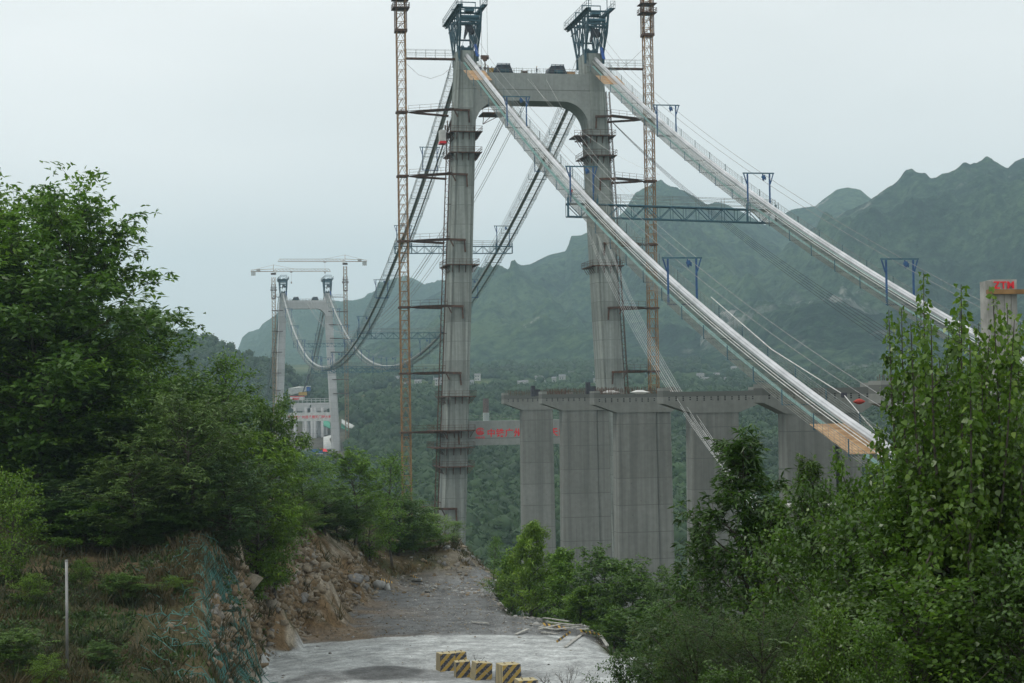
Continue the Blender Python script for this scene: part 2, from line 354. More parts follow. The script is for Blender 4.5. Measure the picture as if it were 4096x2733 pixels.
rr = np.sqrt((Xf + 4) ** 2 + (Yf - 97.5) ** 2) + 1.2 * (n1 - 0.5) * 2
ring = np.clip((rr - 8.5) * 1.2, 0, 1) * np.clip((19.9 - rr) * 4, 0, 1)
R = mixm(R, dust, ring * np.clip(1.0 - (Xf - 3) / 10, 0.45, 1) * (0.75 + 0.25 * (n2 > 0.45)))
inner = np.clip((9.5 - rr), 0, 1)
R = mixm(R, dust * 0.82, inner * np.clip((n1 - 0.3) * 5, 0.3, 1))
R = mixm(R, gravel * 0.75, np.clip((1 - ((Xf + 7.9) / 2.6) ** 2 - ((Yf - 101.3) / 2.8) ** 2) * 3, 0, 1))
R = mixm(R, dust * 0.9, np.clip((Xf - 3) / 3, 0, 1) * np.clip((108 + n1 * 6 - Yf) / 4, 0, 1) * 0.7)
r0 = np.hypot(Xf + 4, Yf - 97.5) + 0.25 * np.sin(np.arctan2(Yf - 97.5, Xf + 4) * 5); trk = sum(np.exp(-((r0 - k) / 0.22) ** 2) for k in (11.2, 12.1, 13.4, 15.3, 16.2, 17.8)) + sum(np.exp(-((Xf - a - 0.02 * (Yf - 120) * b_) / 0.25) ** 2) * (Yf > 116) for a, b_ in ((-6.5, 1), (-4.8, 1), (-1.8, -1), (-0.1, -1)))
R = R * (1 - 0.3 * np.clip(trk * np.clip((n2 - 0.3) * 3, 0, 1), 0, 1))[:, None]
R = R * (0.82 + 0.36 * (fbm(Xf * 2.2, Yf * 2.2, 2, 61) + 0.5))[:, None]
C = mixm(C, R, np.clip(rd * 1.5, 0, 1))
gm, gnt, gb = mat('ground_surface', 0.92, 0, 0.2)
at = N(gnt, 'ShaderNodeAttribute', attribute_name='soil')
f1 = noise(gnt, 3.0, 8, rough=0.7); f2 = noise(gnt, 0.7, 5)
r1 = ramp(gnt, [(0.3, (0.62, 0.62, 0.62)), (0.52, (1, 1, 1)), (0.72, (1.35, 1.35, 1.35))]); gnt.links.new(f1, r1.inputs[0])
r2 = ramp(gnt, [(0.35, (0.75, 0.75, 0.75)), (0.7, (1.25, 1.25, 1.25))]); gnt.links.new(f2, r2.inputs[0])
f3 = noise(gnt, 9.0, 5, rough=0.75); r3 = ramp(gnt, [(0.36, (0.6, 0.6, 0.6)), (0.5, (1, 1, 1)), (0.64, (1.3, 1.3, 1.3))]); gnt.links.new(f3, r3.inputs[0])
c_ = mixc(gnt, mixc(gnt, at.outputs['Color'], r1.outputs[0], 1.0, 'MULTIPLY'), r2.outputs[0], 1.0, 'MULTIPLY')
c_ = mixc(gnt, c_, r3.outputs[0], 0.8, 'MULTIPLY'); gnt.links.new(c_, gb.inputs['Base Color']); bump(gnt, gb, f1, 0.6, 0.15)
o = mesh_np('ground', V, Fq, gm, {'soil': ('POINT', C)}, smooth=False); tag(o, kind='structure')

# ------------------------------------------------------------------ terrain: valley and mountains
def hillmat(name, stops, rock=None, rocks=0.62, sc=0.004, tex=0.07):
    m, nt, b = mat(name, 0.95, 0, 0.1)
    a = noise(nt, tex, 7, rough=0.65); bb = noise(nt, sc, 5)
    r = ramp(nt, stops); ad = N(nt, 'ShaderNodeMath', operation='MULTIPLY_ADD'); ad.inputs[1].default_value = 0.55
    nt.links.new(a, ad.inputs[0])
    m2 = N(nt, 'ShaderNodeMath', operation='MULTIPLY'); m2.inputs[1].default_value = 0.45; nt.links.new(bb, m2.inputs[0]); nt.links.new(m2.outputs[0], ad.inputs[2])
    nt.links.new(ad.outputs[0], r.inputs[0]); col = r.outputs[0]
    if rock:
        k = noise(nt, rock, 7, rough=0.7, mscale=(1.0, 1.0, 0.7)); g = N(nt, 'ShaderNodeNewGeometry'); sp = N(nt, 'ShaderNodeSeparateXYZ'); nt.links.new(g.outputs['Normal'], sp.inputs[0])
        big = noise(nt, rock * 0.22, 3)
        mr = N(nt, 'ShaderNodeMapRange'); mr.inputs['From Min'].default_value = rocks; mr.inputs['From Max'].default_value = rocks + 0.06
        nt.links.new(k, mr.inputs[0])
        mb = N(nt, 'ShaderNodeMapRange'); mb.inputs['From Min'].default_value = 0.5; mb.inputs['From Max'].default_value = 0.6; nt.links.new(big, mb.inputs[0])
        ms = N(nt, 'ShaderNodeMapRange'); ms.inputs['From Min'].default_value = 0.93; ms.inputs['From Max'].default_value = 0.8; nt.links.new(sp.outputs[2], ms.inputs[0])
        q = N(nt, 'ShaderNodeMath', operation='MULTIPLY'); nt.links.new(mr.outputs[0], q.inputs[0]); nt.links.new(mb.outputs[0], q.inputs[1])
        q2 = N(nt, 'ShaderNodeMath', operation='MULTIPLY'); nt.links.new(q.outputs[0], q2.inputs[0]); nt.links.new(ms.outputs[0], q2.inputs[1])
        col = mixc(nt, col, (0.30, 0.29, 0.27), q2.outputs[0])
    nt.links.new(col, b.inputs['Base Color']); bump(nt, b, a, 1.0, 14.0)
    return m
M['hill'] = hillmat('mountain_scrub', [(0.42, (0.007, 0.022, 0.014)), (0.5, (0.027, 0.06, 0.03)), (0.6, (0.075, 0.12, 0.055))], 0.012, 0.60)
M['hill_right'] = hillmat('right_mountain_scrub', [(0.42, (0.006, 0.02, 0.014)), (0.5, (0.022, 0.05, 0.028)), (0.6, (0.07, 0.115, 0.06))], 0.011, 0.50)
M['hill_far'] = hillmat('far_mountain', [(0.38, (0.018, 0.04, 0.018)), (0.54, (0.04, 0.075, 0.03)), (0.66, (0.075, 0.11, 0.05))], 0.008, 0.56)
M['hill_near'] = hillmat('valley_slope', [(0.38, (0.018, 0.04, 0.012)), (0.54, (0.04, 0.08, 0.02)), (0.68, (0.085, 0.12, 0.035))], None, 0.6, 0.006, 0.05)
def ridge(name, pts, foot, Dr, Df, mt, amp=40, gs=0.004, nx=500, ny=140, px0=None, px1=None, pw=1.15, seed=0, crest=2.5, tex=6.0):
    a = np.array(pts, float); px0 = px0 if px0 is not None else a[0, 0]; px1 = px1 if px1 is not None else a[-1, 0]
    xs = np.linspace(px0, px1, nx); ry = np.interp(xs, a[:, 0], a[:, 1]); fa = np.array(foot, float); fy = np.interp(xs, fa[:, 0], fa[:, 1])
    yhh = 399.3 - ROLL * (xs - 512)
    zr = (yhh - ry) / F * Dr; zf = (yhh - fy) / F * Df
    t = np.concatenate([np.linspace(0, 1, ny), 1 + np.linspace(0.01, 0.5, 12)])
    T, XX = np.meshgrid(t, xs, indexing='ij')
    D = Df + (Dr - Df) * T
    X = (XX - 512) / F * D * 1.0
    Tc = np.minimum(T, 1)
    g = Tc ** pw
    Z = zf[None] + (zr - zf)[None] * g
    env = np.sin(np.pi * np.clip(Tc, 0, 1)) ** 0.6 * (T <= 1)
    hgt = np.clip((zr - zf) / 300.0, 0.25, 1)[None]
    rd_ = ridged(X * gs + 0.15 * D * gs, D * gs * 0.45, 4, seed) - 0.62
    Z = Z + env * amp * 1.6 * rd_ * hgt + env * amp * 0.5 * fbm(X * gs * 5, D * gs * 5, 3, seed + 5)
    Z = Z + 2.2 * tex * fbm(X * 0.035, D * 0.035, 4, seed + 9, 0.75) * (0.07 + env) * (Dr / 3500.0 + 0.3) + crest * 1.3 * fbm(X * 0.05, D * 0.01, 3, seed + 2) * (T > 0.9)
    Z = np.where(T > 1, Z - (T - 1) * (zr - zf)[None] * 1.5, Z)
    D = D + env * 30 * fbm(X * 0.01, Z * 0.01, 3, seed + 3)
    n0, n1_ = X.shape
    Vv = np.stack([X, D, Z], -1).reshape(-1, 3); ix = np.arange(n0 * n1_).reshape(n0, n1_)
    q = np.stack([ix[:-1, :-1], ix[:-1, 1:], ix[1:, 1:], ix[1:, :-1]], -1).reshape(-1, 4)
    o = mesh_np(name, Vv, q, mt, smooth=True); tag(o, kind='structure'); return o
L1 = [(150, 400), (200, 380), (225, 362), (237.5, 349.6), (242, 337.5), (248, 332), (258.7, 330), (263, 324.6), (274, 317.8), (283, 311.7), (298, 308), (337.5, 307), (346.6, 302.6), (363, 298), (377, 290.5), (378, 283), (383.7, 281.4), (395, 278.5), (407, 275.4), (413, 277.6), (425, 284.5), (433, 283), (439, 283.7), (470, 286), (520, 300), (600, 310), (700, 330)]
ridge('far_mountain', L1, [(150, 405), (700, 388)], 5200, 3600, M['hill_far'], 120, 0.0022, 420, 110, pw=0.75, seed=3, crest=4)
L2 = [(250, 392), (300, 372), (350, 350), (400, 322), (440, 296), (470, 283.8), (491.5, 271), (510.6, 271.8), (512.5, 263), (516.6, 261.5), (522.5, 265), (531, 264.7), (549, 255), (566.7, 251), (570.3, 243.8), (573, 235.4), (583.5, 234.2), (600, 228), (618, 218), (629, 209), (638.5, 192.6), (645, 188), (655, 185.6), (669.7, 186), (680, 188), (688, 190.7), (702.7, 200), (710, 204.5), (719, 202.3), (728.4, 203.6), (739.4, 209), (759.6, 220), (767, 224.7), (800, 250), (860, 270)]
ridge('mountain', L2, [(250, 394), (500, 374), (860, 372)], 3700, 2150, M['hill'], 125, 0.0034, 620, 200, pw=1.0, seed=14, crest=3)
L3 = [(740, 240), (767, 224.7), (786, 214.6), (794.4, 209), (818, 205.4), (827.4, 198), (840, 189), (851, 187), (864, 189.8), (875, 198), (890, 208), (960, 240)]
ridge('rounded_hill', L3, [(700, 372), (960, 372)], 3900, 2900, M['hill'], 50, 0.004, 260, 120, pw=0.9, seed=25, crest=3)
L4 = [(700, 330), (740, 292), (780, 262), (820, 233), (850, 215), (878.8, 199.4), (897, 190.7), (915.5, 177), (922.8, 177.6), (939, 178.8), (948.5, 174), (966.8, 167.8), (981.5, 169.6), (992.5, 163), (1003.5, 165), (1012.7, 167.8), (1020, 161.4), (1060, 150), (1150, 140), (1250, 170)]
ridge('right_mountain', L4, [(700, 376), (1250, 366)], 2900, 1750, M['hill_right'], 120, 0.0042, 560, 190, pw=0.9, seed=38, crest=3)
LH = [(-100, 330), (60, 322), (120, 326), (163, 331), (192, 335), (227, 348), (261, 362), (279, 367), (290, 372), (300, 385), (318, 398), (345, 415), (380, 440)]
# valley: the gorge and the slope that climbs out of it on the far side
VT = {-400: [(450, -95), (600, -90), (900, -50), (1200, -25), (1600, 5), (2300, 40), (2700, 60)],
 230: [(450, -95), (600, -85), (800, -62), (1000, -42), (1150, -33), (1180, -31), (1300, -20), (1600, -2), (2300, 36), (2700, 60)],
 300: [(450, -95), (600, -85), (800, -62), (1060, -40), (1100, -34), (1180, -32), (1300, -16), (1600, 0), (2300, 38), (2700, 60)],
 345: [(450, -95), (600, -85), (800, -60), (1060, -38), (1100, -34), (1170, -33), (1300, -14), (1600, 1), (2300, 38), (2700, 60)],
 380: [(450, -92), (600, -72), (800, -52), (1000, -34), (1300, -13), (1600, 8), (1800, 22), (2300, 48), (2700, 62)],
 480: [(450, -88), (540, -68), (620, -56), (680, -50), (800, -42), (1000, -28), (1300, -12), (1600, 8), (1800, 22), (2300, 48), (2700, 62)],
 640: [(450, -88), (600, -56), (800, -42), (1000, -28), (1300, -12), (1600, 8), (1800, 22), (2300, 50), (2700, 66)],
 1000: [(450, -88), (600, -56), (800, -38), (1000, -22), (1300, -4), (1600, 14), (1800, 30), (2300, 60), (2700, 80)],
 1500: [(450, -88), (600, -56), (800, -38), (1000, -22), (1300, -4), (1600, 14), (1800, 30), (2300, 60), (2700, 80)]}
VK = sorted(VT); VD = np.arange(450, 2701, 10.0)
VTT = np.array([np.interp(VD, [a for a, _ in VT[k]], [b for _, b in VT[k]]) for k in VK])
def vz(X, Y):
    X = np.asarray(X, float); Y = np.asarray(Y, float); px = 512 + F * X / Y
    k = np.interp(px, VK, range(len(VK))); i = np.clip(np.floor(k).astype(int), 0, len(VK) - 2); f = k - i; f = f * f * (3 - 2 * f)
    d = np.interp(Y, VD, range(len(VD))); j = np.clip(np.floor(d).astype(int), 0, len(VD) - 2); g = d - j
    b = (VTT[i, j] * (1 - f) + VTT[i + 1, j] * f) * (1 - g) + (VTT[i, j + 1] * (1 - f) + VTT[i + 1, j + 1] * f) * g
    flat = np.clip((px - 270) / 20, 0, 1) * np.clip((370 - px) / 20, 0, 1) * np.clip((Y - 1050) / 30, 0, 1) * np.clip((1230 - Y) / 30, 0, 1)
    bumpy = 16 * fbm(X * 0.006, Y * 0.006, 3, 91) + 22 * (ridged(X * 0.004, Y * 0.0025, 2, 92) - 0.6)
    return b + bumpy * (1 - flat) * np.clip((1650 - Y) / 350, 0.12, 1)
vp = np.linspace(-400, 1500, 260); vd = np.concatenate([np.arange(450, 1400, 7.0), np.arange(1400, 2700, 14.0)])
PXv, Dv = np.meshgrid(vp, vd); Xv = (PXv - 512) / F * Dv; Zv = vz(Xv, Dv)
Vv = np.stack([Xv, Dv, Zv], -1).reshape(-1, 3); ix = np.arange(Vv.shape[0]).reshape(Xv.shape)
q = np.stack([ix[:-1, :-1], ix[:-1, 1:], ix[1:, 1:], ix[1:, :-1]], -1).reshape(-1, 4)
pv = PXv.ravel(); dv_ = Dv.ravel(); nn = fbm(Vv[:, 0] * 0.02, Vv[:, 1] * 0.02, 4, 51) + 0.5
Cv = np.tile(np.array([0.035, 0.062, 0.018]), (len(Vv), 1)); Cv = mixm(Cv, np.array([0.085, 0.11, 0.035]), np.clip((nn - 0.5) * 5, 0, 1))
bare = np.exp(-((pv - 352) / 24) ** 2 - ((dv_ - 1560) / 70) ** 2) + np.exp(-((pv - 520) / 42) ** 2 - ((dv_ - 1590) / 45) ** 2) * 0.9
Cv = mixm(Cv, np.array([0.26, 0.13, 0.08]), np.clip(bare * 2.2 * (nn + 0.35) - 0.5, 0, 1))
fl = np.clip((pv - 265) / 15, 0, 1) * np.clip((352 - pv) / 12, 0, 1) * np.clip((dv_ - 1040) / 30, 0, 1) * np.clip((1300 - dv_) / 40, 0, 1)
Cv = mixm(Cv, np.array([0.10, 0.09, 0.07]), fl)
terr = np.clip(np.sin(Zv.ravel() * 0.9) * 3, 0, 1) * np.clip((dv_ - 1650) / 200, 0, 1) * np.clip((nn - 0.52) * 8, 0, 1)
Cv = mixm(Cv, np.array([0.15, 0.13, 0.08]), terr * 0.6)
vm, vnt, vb = mat('valley_ground', 0.95, 0, 0.1)
at = N(vnt, 'ShaderNodeAttribute', attribute_name='soil'); f1 = noise(vnt, 0.12, 7, rough=0.7)
r1 = ramp(vnt, [(0.3, (0.5, 0.5, 0.5)), (0.7, (1.4, 1.4, 1.4))]); vnt.links.new(f1, r1.inputs[0])
vnt.links.new(mixc(vnt, at.outputs['Color'], r1.outputs[0], 1.0, 'MULTIPLY'), vb.inputs['Base Color']); bump(vnt, vb, f1, 0.7, 3.0)
o = mesh_np('valley_slope', Vv, q, vm, {'soil': ('POINT', Cv)}, smooth=True); tag(o, kind='structure')
lhill = ridge('wooded_hill', LH, [(-100, 500), (280, 470), (345, 440), (380, 445)], 1520, 1250, M['hill_near'], 12, 0.008, 300, 80, pw=0.8, seed=66, crest=1, tex=3)
# earth plain out to the horizon, beneath everything
o = MB().frame((-5000, -500, -98), (10000, 0, 0), (0, 8300, 0), (0, 0, -2)).build('terrain', M['hill_near']); tag(o, kind='structure')

# --- far woodland: one mass of crowns, each crown a ragged clump of leaf faces
def ico(sub=1):
    import bmesh
    bm = bmesh.new(); bmesh.ops.create_icosphere(bm, subdivisions=sub, radius=1); v = np.array([x.co[:] for x in bm.verts]); f = np.array([[q.index for q in p.verts] for p in bm.faces]); bm.free(); return v, f
IV, IF = ico(1)
def crowns(name, pos, rad, mt, seed=0, nsp=36):
    R_ = np.random.RandomState(seed); n = len(pos)
    k = len(IV); protoV = []
    cv = IV[None] * (0.78 + 0.34 * R_.rand(n, k, 1)) * rad[:, None, None] * np.array([1, 1, 0.95]) + pos[:, None]
    cf = IF[None] + (np.arange(n) * k)[:, None, None]
    cv = cv.reshape(-1, 3); cf = cf.reshape(-1, 3)
    d = R_.normal(size=(n, nsp, 3)); d /= np.linalg.norm(d, axis=2, keepdims=True); d[..., 2] = np.abs(d[..., 2]) * 1.0 - 0.15
    c = pos[:, None] + d * rad[:, None, None] * (0.92 + 0.22 * R_.rand(n, nsp, 1))
    s = rad[:, None, None, None] * (0.09 + 0.10 * R_.rand(n, nsp, 1, 1))
    tv = c[:, :, None] + R_.normal(size=(n, nsp, 3, 3)) * s
    tf = np.arange(n * nsp * 3).reshape(-1, 3) + len(cv)
    tint = np.concatenate([np.repeat(R_.rand(n) ** 1.2, len(IF)) * 0.85, (np.repeat(R_.rand(n), nsp) * 0.5 + 0.45 * R_.rand(n * nsp))])
    tt = np.clip(0.25 + 0.45 * R_.rand(n) + 1.3 * fbm(pos[:, 0] * 0.012, pos[:, 1] * 0.006, 3, 17), 0, 1.3); tint[:n * len(IF)] = np.repeat(tt * 0.7, len(IF)); tint[n * len(IF):] = np.repeat(tt * 0.7, nsp) + 0.25 * R_.rand(n * nsp)
    o = mesh_np(name, np.concatenate([cv, tv.reshape(-1, 3)]), np.concatenate([cf, tf]), mt, {'tint': ('FACE', tint)}, smooth=False)
    return o
M['wood_far'] = leafmat('far_wood_leaf', (0.010, 0.026, 0.008), (0.045, 0.092, 0.022), (0.10, 0.14, 0.035), 0.1, 0.8)
pp = []; 
R_ = np.random.RandomState(5)
dd_ = 520 + (R_.rand(30000) ** 1.05) * 1650; pxx = R_.uniform(180, 1060, 30000)
keep = np.ones(30000, bool)
fl = (pxx > 268) & (pxx < 349) & (dd_ > 1030) & (dd_ < 1290); keep &= ~fl
keep &= ~((np.abs(pxx - 352) < 30) & (np.abs(dd_ - 1560) < 75)); keep &= ~((np.abs(pxx - 520) < 46) & (np.abs(dd_ - 1590) < 42))
xw = (pxx - 512) / F * dd_
dens = fbm(xw * 0.01, dd_ * 0.01, 3, 71) + 0.5
keep &= R_.rand(30000) < np.where(dd_ > 1500, np.clip((dens - 0.4) * 4, 0.08, 1), np.clip((dens - 0.25) * 5, 0.3, 1))
keep &= ~((dd_ > 1610) & (dd_ < 1810) & (pxx > 385) & (pxx < 770) & (R_.rand(30000) < 0.8))
keep &= ~((dd_ > 1300) & (pxx < 378) & (pxx > 328) & (dd_ < 1560) & (R_.rand(30000) < 0.7))
xw, yw = xw[keep], dd_[keep]; zw = vz(xw, yw); rad = (2.2 + 5.0 * R_.rand(len(xw)) ** 1.6) * np.where(yw > 1400, 1.0, 0.9)
o = crowns('valley_forest', np.stack([xw, yw, zw + rad * 0.6], -1), rad, M['wood_far'], 8, 56)
tag(o, 'dense green woodland covering the far side of the gorge', 'forest', kind='stuff')
# wooded hill at left
hv = np.array([v.co[:] for v in lhill.data.vertices]); sel = R_.choice(len(hv), 3600); hp = hv[sel] + np.stack([R_.uniform(-6, 6, 3600), R_.uniform(-4, 4, 3600), np.zeros(3600)], -1)
hp = hp[hp[:, 1] < 1550]
rad = R_.uniform(3.0, 6.0, len(hp)); hp[:, 2] += rad * 0.1
o = crowns('hill_forest', hp, rad, M['wood_far'], 9, 50); tag(o, 'dark green woodland on the left hill behind the far tower', 'forest', kind='stuff')

# ------------------------------------------------------------------ bridge frame
A = Vector((math.sin(math.radians(10.8)), -math.cos(math.radians(10.8)), 0)); TV = Vector((-A.y, A.x, 0)); ZV = Vector((0, 0, 1))
PL = P(464, 50, 397); SP = 30.6; SPAN = 774.0
O0 = Vector((PL.x, PL.y, 0)) + TV * (SP / 2)
def TW(u, v, z, o=None):
    p = (o or O0) + TV * u + A * v; return Vector((p.x, p.y, z))
OF = O0 - A * SPAN
TWR = {'near': dict(o=O0, top=81.0, b1=76.0, b0=69.5, l1=-4.9, l0=-10.5, bot=-62, m='conc_tower'),
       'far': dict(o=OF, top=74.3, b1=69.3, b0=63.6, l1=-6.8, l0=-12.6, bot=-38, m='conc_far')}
def leg_u(z, top=81.0): return 15.0 + (top - z) / 23.0
def leg_w(z, top=81.0): return 4.9 + (top - z) * 0.0075
def leg_d(z, top=81.0): return 8.2 + (top - z) * 0.008
def plane_hit(px, py, o, d):
    "hit of the pixel ray with the vertical plane through o along d: (s, z)"
    r = ray(px, py); k = (o.y * d.x - o.x * d.y) / (r.y * d.x - r.x * d.y)
    q = r * k; return ((q.x - o.x) * d.x + (q.y - o.y) * d.y, q.z)

# ---- cable profiles fitted in their own vertical planes
def fit(pts, o, d, s0=0.0, z0=None, deg=2):
    h = [plane_hit(x, y, o, d) for x, y in pts]; s = np.array([a for a, _ in h]); z = np.array([b for _, b in h]); w = np.ones(len(s))
    if z0 is not None: s = np.append(s, s0); z = np.append(z, z0); w = np.append(w, 4)
    return np.polyfit(s, z, deg, w=w)
OL = TW(-SP / 2, 0, 0); OR = TW(SP / 2, 0, 0)
fbl = fit([(492, 82), (527, 132), (555, 168.5), (591, 202), (626.5, 234), (655, 264), (718.5, 325), (784, 373), (846, 416), (889, 449), (919, 473)], OL, A, 0, 81.5, 3)
fbr = fit([(646, 110), (679, 136), (712, 163), (747, 189), (774, 209), (814.6, 238), (857, 266), (893, 286), (941.5, 314), (1006, 351.5)], OR, A, 0, 81.5, 3)
fml = fit([(387.5, 287.5), (366, 331.5), (350, 357), (322, 370), (312, 360), (302.6, 342)], OL, -A, 0, 81.5, 4)
smn = np.linspace(0, SPAN, 200)
def z_bl(s): return float(np.polyval(fbl, s))
def z_br(s): return float(np.polyval(fbr, s))
zmid = 17.0
def z_main(s, zm=16.5):
    # parabola through both saddles
    a, b = 81.3, 74.6; t = s / SPAN; ch = a + (b - a) * t; return ch - 4 * ((a + b) / 2 - zm) * t * (1 - t)
def z_fb(s): return 74.6 - 0.335 * s + 0.0002 * s * s
def cab(kind, side):
    if kind == 'back': o, d, zf = (OL if side < 0 else OR), A, (z_bl if side < 0 else z_br)
    elif kind == 'main': o, d, zf = (OL if side < 0 else OR), -A, z_main
    else: o, d, zf = TW(side * SP / 2, 0, 0, OF), -A, z_fb
    return lambda s, u=0.0, dz=0.0: Vector((o.x + d.x * s + TV.x * u, o.y + d.y * s + TV.y * u, zf(s) + dz))
def slist(a, b, st): n = max(2, int(abs(b - a) / st) + 1); return [a + (b - a) * i / (n - 1) for i in range(n)]
sidew = {-1: 'left', 1: 'right'}
CW = [('back', -1, 0, 262, 'cable', 'near left backstay sloping down to the right in front of the piers'),
      ('back', 1, 0, 268, 'cable', 'near right backstay running down to the right edge'),
      ('main', -1, 0, SPAN, 'cable_dark', 'left main-span cable sagging between the two towers'),
      ('main', 1, 0, SPAN, 'cable_dark', 'right main-span cable sagging between the two towers'),
      ('far', -1, 0, 250, 'cable_dark', 'left backstay behind the far tower'),
      ('far', 1, 0, 250, 'cable_dark', 'right backstay behind the far tower')]
cabgrp = 'main suspension cables'
for kind, sd_, s0, s1, mk, desc in CW:
    c = cab(kind, sd_); st = 6 if kind != 'main' else 9
    ss = slist(s0, s1, st)
    mb = MB(); r0 = 0.40 if kind == 'back' else 0.42
    n = 28
    rings = []
    for i, s in enumerate(ss):
        p = c(s); d = (c(s + 1) - c(s - 1)).normalized(); a_ = d.cross(ZV).normalized(); b_ = a_.cross(d)
        rings.append([p + (a_ * math.cos(2 * math.pi * j / n) + b_ * math.sin(2 * math.pi * j / n)) * (r0 * (1.0 + (0.07 if j % 4 < 2 else -0.07))) for j in range(n)])
    mb.loft(rings)
    root = thing('suspension_cable', 'pale steel cable, ' + desc if mk == 'cable' else 'thick grey cable, ' + desc, 'cable', tuple(c(0)), cabgrp)
    mb.build('cable_body', M[mk], root)
    sb = MB()
    if kind == 'back':
        for u, dz, r in ((-0.62, -0.35, 0.05), (-0.75, -0.62, 0.05), (0.55, -0.4, 0.05)):
            sb.tube([c(s, u, dz) for s in ss], r, 5)
        sb.build('strand', M['rope_pale'], root)

# ---- catwalks under the cables
def catwalk(kind, sd_, s0, s1, desc, slat, posts, wr=0.028, wood=None):
    c = cab(kind, sd_); root = thing('catwalk', desc, 'catwalk', tuple(c(s0, 0, -1.6)), 'wire mesh catwalks under the main cables')
    ss = slist(s0, s1, 8 if kind == 'back' else 12); FZ = -1.55; HW = 2.35
    mb = MB()
    for k in range(15):
        u = -HW + 2 * HW * k / 14; mb.tube([c(s, u, FZ) for s in ss], wr if 0 < k < 14 else wr * 1.8, 4, cap=False)
    mb.build('floor_mesh', M['mesh'], root)
    mb = MB(); 
    for i, s in enumerate(slist(s0, s1, slat)):
        mb.bar(c(s, -HW - 0.05, FZ + 0.03), c(s, HW + 0.05, FZ + 0.03), 0.085 if kind == 'back' else 0.09, 0.05)
    mb.build('floor_slats', M['slat'], root)
    mb = MB()
    for a, b in ((-1.15, -0.6), (1.2, 1.6)):
        for s_a, s_b in zip(ss[:-1], ss[1:]):
            p, q, r, t_ = c(s_a, a, FZ + 0.09), c(s_a, b, FZ + 0.09), c(s_b, b, FZ + 0.09), c(s_b, a, FZ + 0.09)
            mb.prism([p, q, r, t_], (0, 0, -0.03))
    mb.build('tread_strip', M['meshteal' if kind == 'back' else 'mesh'], root)
    mb = MB()
    for sgn in (-1, 1):
        for h in (0.3, 0.6, 0.9, 1.15, 1.4):
            mb.tube([c(s, sgn * HW * 1.03, FZ + h) for s in ss], wr if h < 1.3 else wr * 1.7, 4, cap=False)
        for s in slist(s0, s1, 1.5 if kind == 'back' else 3): mb.bar(c(s, sgn * HW * 1.03, FZ), c(s, sgn * HW * 1.03, FZ + 1.4), wr * 1.1)
    mb.build('side_net', M['mesh'], root)
    for s in slist(s0 + 4, s1 - 2, posts):
        mb = MB()
        mb.bar(c(s, -HW - 0.15, FZ - 0.08), c(s, HW + 0.15, FZ - 0.08), 0.11); w_ = 0.10
        for sgn in (-1, 1): mb.bar(c(s, sgn * (HW + 0.12), FZ - 0.1), c(s, sgn * (HW + 0.12), FZ + 1.55), w_)
        mb.build('rail_frame', M['bluegrey'], root)
    for a, b in (wood or []):
        mb = MB(); s = a
        while s < b:
            e = s + 0.9; w = HW + 0.05 + 0.1 * rng.random(); j = 0.02 * rng.random()
            mb.prism([c(s, -w, FZ + 0.14 + j), c(s, w, FZ + 0.14 + j), c(e, w, FZ + 0.14 + j), c(e, -w, FZ + 0.14 + j)], (0, 0, 0.04)); s += 0.95
        mb.build('plank_deck', M['plywood'], root)
    return root
def s_at_y(sd_, y):
    c = cab('back', sd_); s = 4.0
    while s < 260 and proj(c(s, -2.35, -1.5))[1] < y: s += 0.25
    return s
catwalk('back', -1, 5, 258, 'mesh catwalk under the near left backstay with orange plank decks at both ends', 0.48, 9.0, 0.022, [(s_at_y(-1, 70.5), s_at_y(-1, 79.5)), (s_at_y(-1, 425), s_at_y(-1, 452))])
catwalk('back', 1, 5, 262, 'mesh catwalk under the near right backstay with a plank deck beside the tower head', 0.48, 9.0, 0.022, [(s_at_y(1, 76), s_at_y(1, 84))])
catwalk('main', -1, 5, SPAN - 5, 'grey mesh catwalk under the left main-span cable', 2.6, 14.0, 0.022)
catwalk('main', 1, 5, SPAN - 5, 'grey mesh catwalk under the right main-span cable', 2.6, 14.0, 0.022)
catwalk('far', -1, 5, 240, 'grey catwalk under the left backstay behind the far tower', 3.5, 18.0, 0.04)
catwalk('far', 1, 5, 240, 'grey catwalk under the right backstay behind the far tower', 3.5, 18.0, 0.04)

# ---- blue gate frames
def make_gate():
    root = thing('gate_frame', 'x', 'gate frame', (0, 0, 0))
    MB().bar(TV * -2.75 + ZV * 4.3, TV * 2.75 + ZV * 4.3, 0.22, 0.2).build('top_beam', M['bluegrey'], root)
    for sg in (-1, 1):
        MB().bar(TV * sg * 1.95 + ZV * -1.75, TV * sg * 1.95 + ZV * 4.19, 0.23).build('post', M['blue'], root)
        MB().bar(TV * sg * 2.6 + ZV * 4.19, TV * sg * 2.07 + ZV * 2.5, 0.16).build('knee_brace', M['blue'], root)
    MB().bar(TV * -2.1 + ZV * -1.85, TV * 2.1 + ZV * -1.85, 0.2).build('bottom_beam', M['blue'], root)
    p = MB()
    for k in range(4): p.box(TV * (0.75 + 0.16 * k) + ZV * (3.65 - 0.2 * (k % 2)), 0.12, 0.3, 1.0 - 0.15 * k, TV, A)
    p.tube([TV * 0.85 + A * -0.2 + ZV * 3.7, TV * 0.85 + A * 0.2 + ZV * 3.7], 0.28, 8)
    p.build('pulley_block', M['blue'], root)
    return root
def copy_tree(o, parent=None):
    c = o.copy(); COL.objects.link(c)
    if parent: c.parent = parent
    for ch in list(o.children): copy_tree(ch, c)
    return c
gate0 = make_gate(); used = False
ORD = ['first', 'second', 'third', 'fourth', 'fifth', 'sixth', 'seventh', 'eighth', 'ninth', 'tenth', 'eleventh', 'twelfth', 'thirteenth', 'fourteenth']
